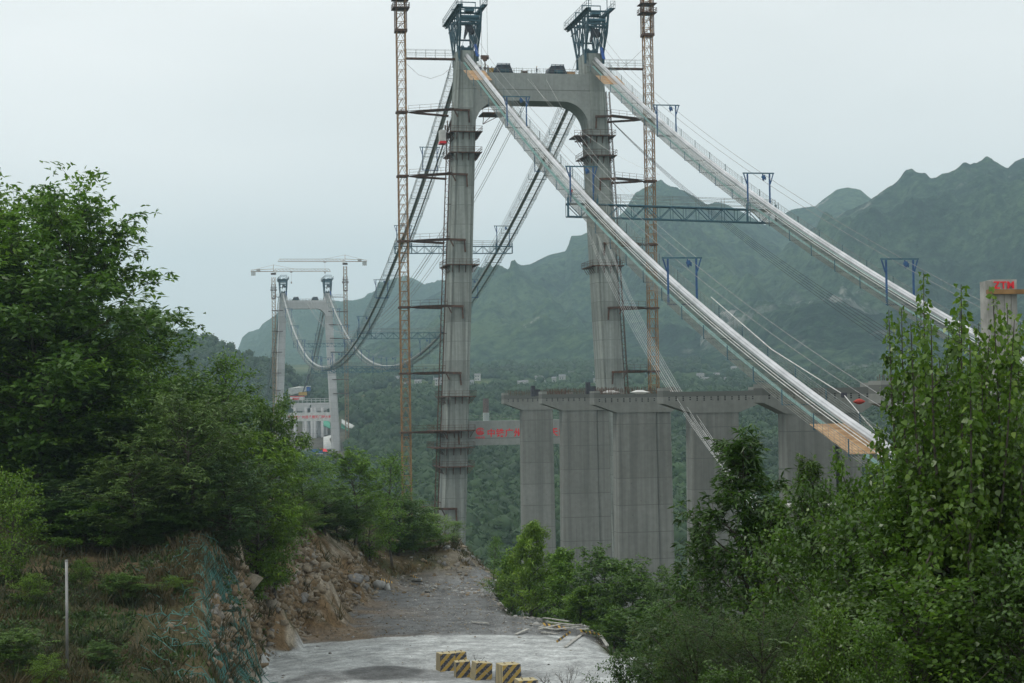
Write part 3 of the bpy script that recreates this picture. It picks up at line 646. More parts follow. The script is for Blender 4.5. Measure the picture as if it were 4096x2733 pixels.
def place_gate(kind, sd_, s, label):
    global used
    o = gate0 if not used else copy_tree(gate0); used = True
    o.location = cab(kind, sd_)(s); o['label'] = label; o['group'] = 'blue gate frames standing on the catwalks'
GS = [63, 118, 175]
for sd_ in (-1, 1):
    for k, s in enumerate(GS): place_gate('back', sd_, s, f'blue steel gate frame with hanging pulleys, {ORD[k]} below the near tower on the {sidew[sd_]} backstay')
    for k in range(12): place_gate('main', sd_, 59.0 * (k + 1), f'blue gate frame, {ORD[k]} from the near tower on the {sidew[sd_]} main-span catwalk')
    place_gate('far', sd_, 90, f'blue gate frame on the {sidew[sd_]} catwalk behind the far tower')

# ---- cross bridges between the two catwalks
def cross(kind, s, desc, mk, bay=2.2, ext=2.6, r=0.09):
    cl = cab(kind, -1); root = thing('cross_bridge', desc, 'truss bridge', tuple(cl(s, 0, -1.8)), 'truss bridges linking the two catwalks')
    z1 = -1.95; z0 = -4.1; n = int((SP + 2 * ext) / bay); us = [-ext + (SP + 2 * ext) * i / n for i in range(n + 1)]
    cr = cab(kind, 1); Lp = cl(s); Rp = cr(s)
    def q(u, v, z):
        f = (u + 0.0) / SP; return Lp.lerp(Rp, f) + A * v + ZV * z
    mb = MB()
    for v in (-0.8, 0.8):
        mb.bar(q(us[0], v, z1), q(us[-1], v, z1), r * 2.2); mb.bar(q(us[0], v, z0), q(us[-1], v, z0), r * 1.8)
        for i in range(n):
            if i % 2 == 0: mb.bar(q(us[i], v, z1), q(us[i + 1], v, z0), r * 1.3)
            else: mb.bar(q(us[i], v, z0), q(us[i + 1], v, z1), r * 1.3)
            mb.bar(q(us[i], v, z1), q(us[i], v, z0), r * 0.9)
    for u in us: mb.bar(q(u, -0.8, z1), q(u, 0.8, z1), r * 1.2); mb.bar(q(u, -0.8, z0), q(u, 0.8, z0), r)
    for u in (us[0], ext - 0.2, SP - ext + 0.2, us[-1]): mb.bar(q(u, 0.95, z1 + 0.9), q(u, 0.95, z0 - 0.1), 0.3)
    mb.build('truss', M[mk], root)
    mb = MB()
    for v in (-0.8, 0.8):
        for h in (0.6, 1.2, 1.7): mb.bar(q(us[0], v, z1 + h), q(us[-1], v, z1 + h), r * 0.65)
        for u in us[::2]: mb.bar(q(u, v, z1), q(u, v, z1 + 1.7), r * 0.6)
    mb.build('handrail', M['mesh'], root)
    mb = MB(); mb.frame(q(us[0], -0.7, z1 + 0.06), q(us[-1], -0.7, 0) - q(us[0], -0.7, 0), A * 1.4, ZV * 0.05); mb.build('walkway', M['slat'], root)
cross('back', 118, 'long blue truss bridge between the two backstays crossing in front of the right tower leg', 'bluegrey')
cross('main', 118, 'nearest main-span truss bridge passing behind the near left tower leg', 'bluegrey')
cross('main', 236, 'truss bridge between the main-span catwalks, second from the near tower', 'bluegrey')
cross('main', 354, 'truss bridge between the main-span catwalks at their lowest dip', 'bluegrey', r=0.11)
cross('main', 472, 'truss bridge between the main-span catwalks just beyond their lowest dip', 'bluegrey', r=0.11)
cross('main', 620, 'truss bridge between the main-span catwalks nearest the far tower', 'bluegrey', r=0.11)

# ---- towers
def rail(mb, pts, h=1.15, step=1.6, r=0.06, closed=False, rails=(0.55, 1.0)):
    pts = [Vector(p) for p in pts]; pts = pts + [pts[0]] if closed else pts
    for a, b in zip(pts[:-1], pts[1:]):
        n = max(1, int((b - a).length / step))
        for i in range(n + 1): p = a.lerp(b, i / n); mb.bar(p, p + ZV * h, r)
        for f in rails: mb.bar(a + ZV * h * f, b + ZV * h * f, r * 0.9)
def tower(key, det=True):
    T_ = TWR[key]; o = T_['o']; top = T_['top']; mt = M[T_['m']]; bm_ = M['conc_beam'] if key == 'near' else mt
    q = lambda u, v, z: TW(u, v, z, o)
    word = 'near' if key == 'near' else 'far'
    root = thing('bridge_tower', 'huge near concrete portal tower with white crossbeam and red lettering' if key == 'near' else 'distant pale concrete portal tower with red lettering across its lower beam', 'bridge tower', tuple(q(0, 0, T_['bot'])))
    for sg in (-1, 1):
        mb = MB(); rings = []
        for z in [T_['bot']] + list(np.arange(math.ceil(T_['bot'] / 8) * 8, top - 6, 8)) + [top - 5, top - 0.01]:
            uc = sg * leg_u(z, top); w = leg_w(z, top) / 2; d = leg_d(z, top) / 2; c1 = 0.95; c2 = 1.5
            if z > top - 6: w *= 0.97
            prof = [(-w, -d + c2), (-w + c1, -d), (w - c1, -d), (w, -d + c2), (w, d - c2), (w - c1 * 0.55, d - 0.55), (w - c1, d - 0.55), (w - c1, d), (-w + c1, d), (-w + c1, d - 0.55), (-w + c1 * 0.55, d - 0.55), (-w, d - c2)]
            rings.append([q(uc + a, b, z) for a, b in prof])
        mb.loft(rings); mb.build('tower_leg', mt, root)
    # upper crossbeam with rounded haunches
    b1, b0 = T_['b1'], T_['b0']; hb = [];
    ui = leg_u(b0 - 6, top) - leg_w(b0 - 6, top) / 2 + 0.35
    arc = [(ui - 6.2 + 6.2 * math.cos(t), b0 - 6.5 + 6.5 * math.sin(t)) for t in np.linspace(0, math.pi / 2, 12)]
    poly = [(-14.2, b1), (-14.2, b0 - 6.5)] + [(-a, b) for a, b in arc] + [(a, b) for a, b in arc[::-1]] + [(14.2, b0 - 6.5), (14.2, b1)]
    MB().prism([q(a, 3.8, b) for a, b in poly], A * -7.6).build('crossbeam', bm_, root)
    # lower crossbeam
    l1, l0 = T_['l1'], T_['l0']; ui = leg_u(l0, top) - leg_w(l0, top) / 2 + 0.5; ar = 1.6 if key == 'near' else 3.0
    arc = [(ui - ar + ar * math.cos(t), l0 - ar + ar * math.sin(t)) for t in np.linspace(0, math.pi / 2, 8)]
    poly = [(-ui, l1), (-ui, l0 - ar)] + [(-a, b) for a, b in arc] + [(a, b) for a, b in arc[::-1]] + [(ui, l0 - ar), (ui, l1)]
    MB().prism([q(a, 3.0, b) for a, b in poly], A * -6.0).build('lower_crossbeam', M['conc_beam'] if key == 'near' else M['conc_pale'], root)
    # painted lettering
    def text(s, u0, z0, size, sp=1.0, off=0.0, v=3.012):
        c = bpy.data.curves.new('t', 'FONT'); c.body = s; c.size = size; c.space_character = sp; c.offset = off; c.extrude = 0.004; c.resolution_u = 3
        t = bpy.data.objects.new('t', c); COL.objects.link(t); bpy.context.view_layer.update()
        me = bpy.data.meshes.new_from_object(t.evaluated_get(bpy.context.evaluated_depsgraph_get())); bpy.data.objects.remove(t)
        X = TV; m4 = Matrix(((X.x, 0, A.x, 0), (X.y, 0, A.y, 0), (0, 1, 0, 0), (0, 0, 0, 1))); m4.translation = q(u0, v, z0)
        me.transform(m4); me.materials.clear(); me.materials.append(M['red']); w = me
        ob = bpy.data.objects.new('lettering', w); COL.objects.link(ob); ob.parent = root; ob.matrix_parent_inverse = Matrix.Translation(-root.location); return ob
    zc = (l1 + l0) / 2 + (0.05 if key == 'near' else -0.1)
    u0 = -11.75 if key == 'near' else -10.3
    sz = 2.02 if key == 'near' else 2.25
    text('中铁广州局承建天门特大桥', u0, zc - sz * 0.40, sz, 1.09 if key == 'near' else 1.0, 0.045)
    lg = MB(); cx, cz, R0 = u0 - 1.55, zc + 0.35, 1.0
    def ring(r1, r2, a0, a1, n=26, v=3.0):
        for i in range(n):
            t0 = a0 + (a1 - a0) * i / n; t1 = a0 + (a1 - a0) * (i + 1) / n
            pl = [q(cx + r * math.cos(t), v, cz + r * 0.86 * math.sin(t)) for r, t in ((r1, t0), (r2, t0), (r2, t1), (r1, t1))]; lg.prism(pl, A * 0.016)
    ring(0.80, 1.02, 0.5, 2 * math.pi - 0.35); ring(0.66, 0.71, 0, 2 * math.pi)
    def st(a, b, c_, d_, w=0.12): lg.bar(q(cx + a, 3.008, cz + b), q(cx + c_, 3.008, cz + d_), w)
    for sgn in (0,): st(-0.22, 0.42, 0.22, 0.42); st(0, 0.42, 0, -0.1, 0.14); st(-0.62, 0.05, 0.62, 0.05, 0.06); st(-0.3, -0.02, -0.38, 0.4, 0.05); st(0.3, -0.02, 0.38, 0.4, 0.05)
    for k in range(7): st(-0.66 + 0.2 * k, -0.36, -0.56 + 0.2 * k, -0.14, 0.09)
    st(-0.72, -0.42, 0.72, -0.42, 0.14); st(-0.75, -0.1, 0.75, -0.1, 0.07)
    lg.build('emblem', M['red'], root)
    text('中国中铁', cx - 1.15, cz - 1.62, 0.56, 1.0, 0.01)
    # rails on the beams
    mb = MB()
    rail(mb, [q(-12.2, 3.6, b1), q(12.2, 3.6, b1)], 1.1, 2.0); rail(mb, [q(-12.2, -3.6, b1), q(12.2, -3.6, b1)], 1.1, 2.0)
    rail(mb, [q(-ui + 1, 2.8, l1), q(ui - 1, 2.8, l1)], 1.3, 2.4, 0.07)
    for k in range(46): u = -11 + 22 * k / 45 + rng.uniform(-0.2, 0.2); mb.bar(q(u, 1.5, b1), q(u, 1.5, b1 + rng.uniform(0.8, 1.9)), 0.05)
    mb.build('beam_railing', M['mesh'], root)
    # saddle housings
    for sg in (-1, 1):
        uc = sg * leg_u(top, top); mb = MB()
        mb.box(q(uc, 0, top + 0.5), 2.6, 5.0, 1.0, TV, A); mb.prism([q(uc - 1.1, 2.8, top + 0.9), q(uc - 1.1, -2.8, top + 0.9), q(uc - 1.1, -1.2, top + 1.7), q(uc - 1.1, 1.2, top + 1.7)], TV * 0.5); mb.prism([q(uc + 0.6, 2.8, top + 0.9), q(uc + 0.6, -2.8, top + 0.9), q(uc + 0.6, -1.2, top + 1.7), q(uc + 0.6, 1.2, top + 1.7)], TV * 0.5)
        mb.build('cable_saddle', M['teal'], root)
    # ring platforms round the legs
    if det:
        plat = {-1: [131, 152, 265, 397, 431, 448, 467], 1: [135, 155, 266]}
        xref = {-1: 460, 1: 596}
        for sg in (-1, 1):
            for py in plat[sg]:
                z = (yh(xref[sg]) - py) / F * (392 if sg < 0 else 398)
                w = leg_w(z) / 2 + 0.05; d = leg_d(z) / 2 + 0.05; uc = sg * leg_u(z); ov = 1.15; mb = MB()
                xl = 1.6 if sg < 0 and py in (431, 448) else 0.0
                U0, U1, V0, V1 = uc - w - ov - xl, uc + w + ov, -d - ov, d + ov
                mb.frame(q(U0, d, z), TV * (U1 - U0), A * ov, ZV * 0.22); mb.frame(q(U0, V0, z), TV * (U1 - U0), A * ov, ZV * 0.22)
                mb.frame(q(U0, -d, z), TV * (ov + xl), A * 2 * d, ZV * 0.22); mb.frame(q(U1 - ov, -d, z), TV * ov, A * 2 * d, ZV * 0.22)
                for k in range(4):
                    u = uc - w + 0.4 + (2 * w - 0.8) * k / 3
                    mb.bar(q(u, d + ov - 0.1, z), q(u, d + 0.1, z - 1.6), 0.13); mb.bar(q(u, d + 0.08, z), q(u, d + 0.08, z - 1.6), 0.13)
                for k in range(5):
                    v = -d + 0.5 + (2 * d - 1) * k / 4
                    for e in (-1, 1): mb.bar(q(uc + e * (w + ov - 0.1), v, z), q(uc + e * (w + 0.1), v, z - 1.5), 0.13)
                g = mb.build('work_platform', M['rust'], root)
                mb = MB(); rail(mb, [q(U0, V0, z + .2), q(U1, V0, z + .2), q(U1, V1, z + .2), q(U0, V1, z + .2)], 1.2, 1.5, 0.07, True); mb.build('guard_rail', M['rust'], g)
        # half platforms under the upper beam and the scarf of netting round the heads
        for u0_, u1_ in ((-11.6, -6.2), (10.2, 13.2)):
            mb = MB(); z = 66.6 if u0_ < 0 else 61.5
            mb.frame(q(u0_, -3, z), TV * (u1_ - u0_), A * 6, ZV * 0.25)
            for k in range(3): u = u0_ + 0.3 + (u1_ - u0_ - 0.6) * k / 2; mb.bar(q(u, 3, z), q(u0_ if u0_ < 0 else u1_, 3, z - 2.6), 0.15)
            g = mb.build('work_platform', M['rust'], root); mb = MB(); rail(mb, [q(u0_, 3, z + .2), q(u1_, 3, z + .2)] if u0_ > 0 else [q(u0_, 3, z + .2), q(u1_, 3, z + .2), q(u1_, -3, z + .2)], 1.2, 1.2, 0.07); mb.build('guard_rail', M['rust'], g)
        # elevator guide masts climbing the outer faces
        for sg in (-1, 1):
            mb = MB(); zz = list(np.arange(-58 if sg < 0 else -40, 64 if sg < 0 else 72, 1.5)); off = 1.0
            for z in zz:
                uc = sg * (leg_u(z) + leg_w(z) / 2 + off); z2 = z + 1.5; uc2 = sg * (leg_u(z2) + leg_w(z2) / 2 + off)
                for du in (-0.4, 0.4):
                    for v in (0.6, 1.4): mb.bar(q(uc + du, v, z), q(uc2 + du, v, z2), 0.13)
                mb.bar(q(uc - 0.4, 1.4, z), q(uc + 0.4, 1.4, z), 0.09); mb.bar(q(uc - 0.4, 1.4, z), q(uc + 0.4, 1.4, z2), 0.05); mb.bar(q(uc - 0.4, 0.6, z), q(uc - 0.4, 1.4, z), 0.07)
                if int(z / 1.5) % 5 == 0: mb.bar(q(uc, 1, z), q(uc - sg * 1.2, 1, z), 0.14)
            mb.build('elevator_mast', M['rust'], root)
    return root
tower('near'); tower('far', False)

# elevator cage
z = 59.5; uc = -(leg_u(z) + leg_w(z) / 2 + 2.4)
rt = thing('elevator_cage', 'white and red hoist cage high on the left edge of the near tower', 'hoist cage', tuple(TW(uc, 1, z)))
MB().box(TW(uc, 1, z + 1.9), 1.4, 2.6, 2.6, TV, A).build('cabin', M['conc_pale'], rt, bevel=0.05)
MB().box(TW(uc, 1, z + 0.3), 1.5, 2.7, 0.6, TV, A).build('skirt', M['red'], rt, bevel=0.05)
mb = MB(); rail(mb, [TW(uc - .7, 2.3, z + 3.2), TW(uc + .7, 2.3, z + 3.2)], 0.9, 0.7, 0.07); mb.bar(TW(uc + .7, 1, z + 0.5), TW(uc + .7, 1, z + 4.5), 0.25); mb.build('roof_rail', M['rust'], rt)

# ---- hoisting gantries on the tower heads
def make_gantry():
    root = thing('hoisting_gantry', 'x', 'gantry', (0, 0, 0))
    q = lambda u, v, z: TV * u + A * v + ZV * z
    ht = 8.9; 
    for sg in (-1, 1):
        mb = MB(); ub = sg * 2.15; ut = sg * 2.45
        b = [q(ub, v, 0) for v in (-4.2, -1.8, 1.8, 4.2)]
        mid = [q((ub + ut) / 2, v, ht * 0.48) for v in (-6.4, 7.6)]
        tp = {v: q(ut, v, ht) for v in (-12.5, -9, -6, -3, 0, 3, 6, 8.5, 11)}
        mb.bar(tp[-12.5], tp[11], 0.5, 0.7)
        mb.bar(q(ut, -9, ht - 2.2), q(ut, 8.5, ht - 2.2), 0.22)
        W_ = 0.27
        for i, v in ((0, -9), (0, -6), (1, -6), (1, -3), (2, 3), (2, 6), (3, 6), (3, 8.5), (1, 0), (2, 0)): mb.bar(b[i], tp[v], W_ if v in (-9, 8.5, -3, 3) else 0.2)
        mb.bar(b[0], q(ut, -9, ht), 0.4); mb.bar(b[3], mid[1], 0.42); mb.bar(mid[1], q(ut, 8.9, ht), 0.4); mb.bar(mid[1], tp[3], 0.22)
        mb.bar(b[0], q((ub + ut) / 2, 1.5, ht * 0.5), 0.26); mb.bar(q((ub + ut) / 2, 1.5, ht * 0.5), tp[6], 0.26)
        mb.bar(b[3], q((ub + ut) / 2, -2, ht * 0.5), 0.26); mb.bar(q((ub + ut) / 2, -2, ht * 0.5), tp[-6], 0.26)
        mb.bar(b[0] - ZV * 2.5, b[0], 0.5); mb.bar(b[3] - ZV * 2.5, b[3], 0.5); mb.bar(b[0], b[3], 0.4)
        mb.build('side_truss', M['teal'], root)
    mb = MB()
    for v in (-9, -3, 3, 8.5): mb.bar(q(-2.45, v, ht), q(2.45, v, ht), 0.4, 0.4); mb.build('cross_girder', M['teal'], root); mb = MB()
    mb.bar(q(-2.3, -6, ht * 0.5), q(2.3, -6, ht * 0.5), 0.35); mb.build('cross_tie', M['teal'], root); mb = MB(); mb.bar(q(-2.3, 7.3, ht * 0.62), q(2.3, 7.3, ht * 0.62), 0.4); mb.build('cross_tie', M['teal'], root); mb = MB(); mb.bar(q(-2.4, 8.6, ht - 3.0), q(2.4, 8.6, ht - 3.0), 0.35)
    mb.build('cross_girder', M['teal'], root)
    mb = MB()
    for v, z in ((7.2, ht - 1.8), (2.5, ht - 1.4), (-4, ht - 0.9)): mb.tube([q(-2.1, v, z), q(2.1, v, z)], 0.42, 12); mb.build('winch_drum', M['bluegrey'], root); mb = MB()
    mb.box(q(0.4, 4, ht + 0.5), 2.0, 2.6, 0.9, TV, A); mb.build('winch_motor', M['bluegrey'], root)
    mb = MB()
    for v, s in ((8.5, 1.0), (2, 0.96), (-5, 0.92)):
        for u in (-2.2, 2.2): mb.bar(q(u, v, ht), q(u, v, ht + 2.9 * s), 0.16)
        mb.bar(q(-2.3, v, ht + 2.9 * s), q(2.3, v, ht + 2.9 * s), 0.2)
        mb.build('portal_hoop', M['bluegrey'], root); mb = MB()
    mb = MB()
    for sg in (-1, 1):
        rail(mb, [q(sg * 3.4, -12.5, ht + .3), q(sg * 3.4, 11.4, ht + .3)], 1.5, 1.6, 0.07)
        rail(mb, [q(sg * 3.4, 11.4, ht + .3), q(sg * 2.3, 11.4, ht + .3)], 1.5, 1.0, 0.07); rail(mb, [q(sg * 3.4, -12.5, ht + .3), q(sg * 2.3, -12.5, ht + .3)], 1.5, 1.0, 0.07)
        mb.frame(q(sg * 2.7 if sg > 0 else -3.45, -12.6, ht + 0.1), TV * 0.75, A * 24, ZV * 0.14)
        for v in range(-12, 12, 2): mb.bar(q(sg * 3.3, v, ht + 0.1), q(sg * 2.6, v, ht - 0.6), 0.1)
    mb.build('walkway_rail', M['teal'], root)
    mb = MB()
    mb.tube([q(0, 5, ht), q(0, 4.6, 5.0)], 0.05, 5); mb.tube([q(-0.8, 5, ht), q(-0.6, 4.2, 2.5)], 0.05, 5)
    mb.prism([q(-0.7, 4.4, 5.6), q(0.9, 4.4, 5.6), q(1.1, 4.4, 4.3), q(0.5, 4.4, 3.4), q(0.1, 4.4, 4.4), q(-0.9, 4.4, 2.4), q(-1.1, 4.4, 2.6)], A * 0.6)
    mb.tube([q(0.9, 3.6, 4.4), q(0.9, 4.4, 4.4)], 0.75, 10)
    mb.build('hanging_block', M['black'], root)
    mb = MB(); mb.prism([q(1.2, 4.6, 1.2), q(1.8, 4.9, 1.3), q(2.3, 5.6, -1.8), q(1.6, 5.4, -1.6)], A * 0.25); mb.build('blue_tarpaulin', M['bluetarp'], root)
    return root
g0 = make_gantry()
for i, (key, sg) in enumerate((('near', -1), ('near', 1), ('far', -1), ('far', 1))):
    g = g0 if i == 0 else copy_tree(g0); T_ = TWR[key]
    g.location = TW(sg * leg_u(T_['top'], T_['top']), 0, T_['top'], T_['o'])
    g['label'] = f'dark teal truss gantry flaring out on top of the {sidew[sg]} leg of the {key} tower'; g['group'] = 'hoisting gantries on the tower heads'

# ---- winch shelters and gear on the crossbeams
for key in ('near', 'far'):
    T_ = TWR[key]; q = lambda u, v, z: TW(u, v, z, T_['o']); z = T_['b1']
    for k, (u, m_, w) in enumerate(((-6.3, 'black', 'black'), (6.6, 'black', 'dark'))):
        rt = thing('winch_shelter', f'{w} tarpaulin winch shelter on the {"left" if u < 0 else "right"} part of the {key} tower crossbeam', 'shelter', tuple(q(u, 0, z)), 'winch shelters on the crossbeams')
        mb = MB()
        mb.prism([q(u - 2.6, 2.4, z + 0.35), q(u - 1.5, 2.4, z + 2.2), q(u + 1.4, 2.4, z + 2.3), q(u + 2.2, 2.4, z + 0.35)], A * -4.6); mb.build('tarpaulin', M[m_], rt)
        mb = MB()
        for uu in (-2.5, -0.9, 0.9, 2.1):
            for v in (2.5, -2.4): mb.bar(q(u + uu, v, z), q(u + uu * 0.62, v, z + 2.4), 0.12)
        mb.bar(q(u - 1.6, 2.5, z + 2.42), q(u + 1.5, 2.5, z + 2.42), 0.12); mb.tube([q(u - 1, 3.1, z + 0.5), q(u + 1, 3.1, z + 0.5)], 0.45, 10); mb.build('frame', M['teal'], rt)
q = lambda u, v, z: TW(u, v, z)
rt = thing('generator_box', 'small yellow box beside the left winch shelter on the crossbeam', 'equipment box', tuple(q(-9.3, 1, 76)))
MB().box(q(-9.3, 1, 76.85), 1.3, 1.5, 1.3, TV, A).build('housing', M['yellow'], rt, bevel=0.06)
mb = MB(); mb.box(q(-9.3, 1, 76.1), 1.4, 1.6, 0.2, TV, A); mb.tube([q(-9.0, 1.2, 77.5), q(-9.0, 1.2, 77.9)], 0.08, 6); mb.build('skid', M['black'], rt)
rt = thing('wire_reel', 'brown cable reel lying on the crossbeam right of its middle', 'cable reel', tuple(q(-1.2, 1, 76)))
mb = MB(); mb.tube([q(-1.8, 1, 76.6), q(-0.6, 1, 76.6)], 0.45, 12); mb.build('wire', M['rust'], rt)
mb = MB(); mb.tube([q(-1.9, 1, 76.65), q(-1.8, 1, 76.65)], 0.65, 14); mb.tube([q(-0.6, 1, 76.65), q(-0.5, 1, 76.65)], 0.65, 14); mb.build('flange', M['slat'], rt)
rt = thing('timber_stack', 'stack of pale timber on the crossbeam next to the right leg', 'timber stack', tuple(q(9.8, 1, 76)))
mb = MB()
for i in range(4):
    for j in range(5): mb.box(q(9.8 + rng.uniform(-.1, .1), 0.2 + j * 0.4, 76.15 + i * 0.24), 2.2, 0.34, 0.2, TV, A)
mb.build('planks', M['plywood'], rt)
# crane hook hanging by the tower
hp_ = P((1500 + 938 * 0.468) / 4, (490 * 0.468) / 4, 392)
rt = thing('crane_hook', 'dark hook block hanging on thin lines right of the left tower head', 'crane hook', tuple(hp_))
mb = MB(); mb.tube([hp_ + TV * -0.9, hp_ + TV * 0.9], [0.5, 0.5], 10); mb.prism([hp_ + TV * -0.9 + ZV * 0.4, hp_ + TV * 0.9 + ZV * 0.4, hp_ + TV * 0.4 - ZV * 0.9, hp_ + TV * -0.4 - ZV * 0.9], A * 0.4); mb.build('sheave_block', M['rust'], rt)
mb = MB(); mb.tube([hp_ - ZV * 0.9, hp_ - ZV * 2.0 + TV * 0.1, hp_ - ZV * 2.6 - TV * 0.3, hp_ - ZV * 2.9 + TV * 0.1, hp_ - ZV * 2.4 + TV * 0.4], 0.16, 6); mb.build('hook', M['rust'], rt)
mb = MB(); mb.tube([hp_ + TV * -0.7, hp_ + TV * -0.6 + ZV * 40], 0.035, 4); mb.tube([hp_ + TV * 0.7, hp_ + TV * 0.6 + ZV * 40], 0.035, 4); mb.build('hoist_rope', M['rope'], rt)

# ---- tower cranes
def lattice(mb, f, z0, z1, w, bay, r):
    n = int((z1 - z0) / bay); h = w / 2; cs = [(-h, -h), (h, -h), (h, h), (-h, h)]
    for i in range(n):
        za, zb = z0 + i * bay, z0 + (i + 1) * bay
        for k in range(4):
            a, b = cs[k], cs[(k + 1) % 4]
            mb.bar(f(a[0], a[1], za), f(a[0], a[1], zb), r * 2.0); mb.bar(f(a[0], a[1], za), f(b[0], b[1], za), r)
            zm = (za + zb) / 2
            mb.bar(f(a[0], a[1], za), f((a[0] + b[0]) / 2, (a[1] + b[1]) / 2, zb), r * 0.85); mb.bar(f(b[0], b[1], za), f((a[0] + b[0]) / 2, (a[1] + b[1]) / 2, zb), r * 0.85)
def crane(desc, loc, ztop, w, jib_dir, jl, cj, zcol=None, mt='orange', r=0.09):
    x, y, z0 = loc; root = thing('tower_crane', desc, 'tower crane', loc, 'tower cranes tied to the towers')
    f = lambda a, b, z: Vector((x, y, 0)) + TV * a + A * b + ZV * z
    mb = MB(); lattice(mb, f, z0, ztop, w, w * 1.12, r); mb.build('mast', M[mt], root)
    if zcol:
        mb = MB()
        for zc in zcol:
            for dz in (0, 2.2): mb.box(f(0, 0, zc + dz), w + 1.9, w + 1.9, 0.16, TV, A)
            mb2 = mb; rail(mb, [f(-w / 2 - .9, -w / 2 - .9, zc), f(w / 2 + .9, -w / 2 - .9, zc), f(w / 2 + .9, w / 2 + .9, zc), f(-w / 2 - .9, w / 2 + .9, zc)], 1.1, 1.0, 0.09, True)
            for a in (-1, 1):
                for b in (-1, 1): mb.bar(f(a * (w / 2 + .25), b * (w / 2 + .25), zc - 5), f(a * (w / 2 + .25), b * (w / 2 + .25), zc + 4.5), 0.2)
            for k in range(4): mb.bar(f(-w / 2 - .25, w / 2 + .25, zc - 5 + 2.2 * k), f(w / 2 + .25, w / 2 + .25, zc - 3 + 2.2 * k), 0.14)
            mb.box(f(0, 0, zc - 5.2), w + .8, w + .8, 0.6, TV, A)
        mb.build('climbing_collar', M['rust'], root)
    jd = jib_dir
    mb = MB(); mb.tube([f(0, 0, ztop), f(0, 0, ztop + 1.2)], w * 0.8, 12); mb.build('slewing_ring', M['rust'], root)
    cb = MB(); cb.box(Vector((x, y, ztop + 2.0)) + A * (w * 0.9) + jd * 1.0, 1.8, 1.6, 2.0, jd, A); cb.build('operator_cab', M['white'], root, bevel=0.08)
    z1 = ztop + 2.2; n = int(jl / 2.4); side = jd.cross(ZV); bp = Vector((x, y, z1)); mb = MB()
    for i in range(n):
        a, b = bp + jd * (i * 2.4), bp + jd * ((i + 1) * 2.4)
        for sg in (-0.8, 0.8): mb.bar(a + side * sg, b + side * sg, 0.2); mb.bar(a + side * sg, (a + b) / 2 + ZV * 1.7, 0.11); mb.bar(b + side * sg, (a + b) / 2 + ZV * 1.7, 0.11)
        mb.bar(a - side * .8, a + side * .8, 0.1)
        if i < n - 1: mb.bar((a + b) / 2 + ZV * 1.7, (a + b) / 2 + ZV * 1.7 + jd * 2.4, 0.18)
    mb.build('jib', M[mt], root)
    mb = MB(); e = bp - jd * cj
    for sg in (-0.9, 0.9): mb.bar(bp + side * sg, e + side * sg, 0.3); mb.bar(bp + side * sg + ZV * 1.7, e + side * sg + ZV * 0.9, 0.12)
    for i in range(8): p = bp.lerp(e, i / 7); mb.bar(p - side * .9, p + side * .9, 0.15)
    for sg in (-.6, .6): mb.bar(bp + side * sg, bp + ZV * 4.5, 0.25)
    mb.bar(bp + ZV * 4.5, bp + jd * 14 + ZV * 1.7, 0.12); mb.bar(bp + ZV * 4.5, e + ZV * 0.6, 0.12)
    mb.build('counter_jib', M[mt], root)
    mb = MB(); 
    for k in range(3): mb.box(e + jd * (0.6 + k * 1.0) - ZV * 1.3, 0.8, 1.7, 2.9, jd, side)
    mb.box(e + jd * 5 + ZV * 0.8, 2.5, 1.6, 1.5, jd, side)
    mb.build('counterweight', M['cable_dark'], root)
    t = bp + jd * (jl * 0.3); mb = MB(); mb.box(t - ZV * 0.5, 1.6, 1.4, 0.4, jd, side); mb.bar(t - ZV * 0.6, t - ZV * 7, 0.08); mb.box(t - ZV * 7.6, 0.7, 0.4, 1.2, jd, side); mb.build('trolley', M['rust'], root)
    return root
def at_px(px, py, Y): p = P(px, py, Y); return p
cL = at_px(402.3, 150, 394.5); cR = at_px(649.5, 150, 405)
crane('ochre lattice tower crane mast standing left of the near left tower leg', (cL.x, cL.y, -62), 116, 2.0, (TV * 0.3 - A).normalized(), 50, 14, [(yh(400) - 8) / F * 394 + 0.5], r=0.10)
crane('ochre lattice tower crane mast standing right of the near right tower leg', (cR.x, cR.y, -62), 118, 2.0, (TV * 0.8 - A * .6).normalized(), 50, 14, [(yh(648) - 5) / F * 405 - 1.5], r=0.10)
fL = at_px(273.7, 300, 1150); fR = at_px(345.5, 300, 1168)
crane('far tower crane with its jib pointing right over the far tower', (fL.x, fL.y, -36), (402.5 - 277) / F * 1150 + 2, 2.2, TV, 40, 15, [(402.5 - 284) / F * 1150 - 4], r=0.15)
crane('far tower crane with its long jib pointing left and counterweight at right', (fR.x, fR.y, -40), (402 - 267.5) / F * 1168 + 2, 2.2, -TV, 46, 15, [(402 - 277) / F * 1168 - 4], r=0.15)

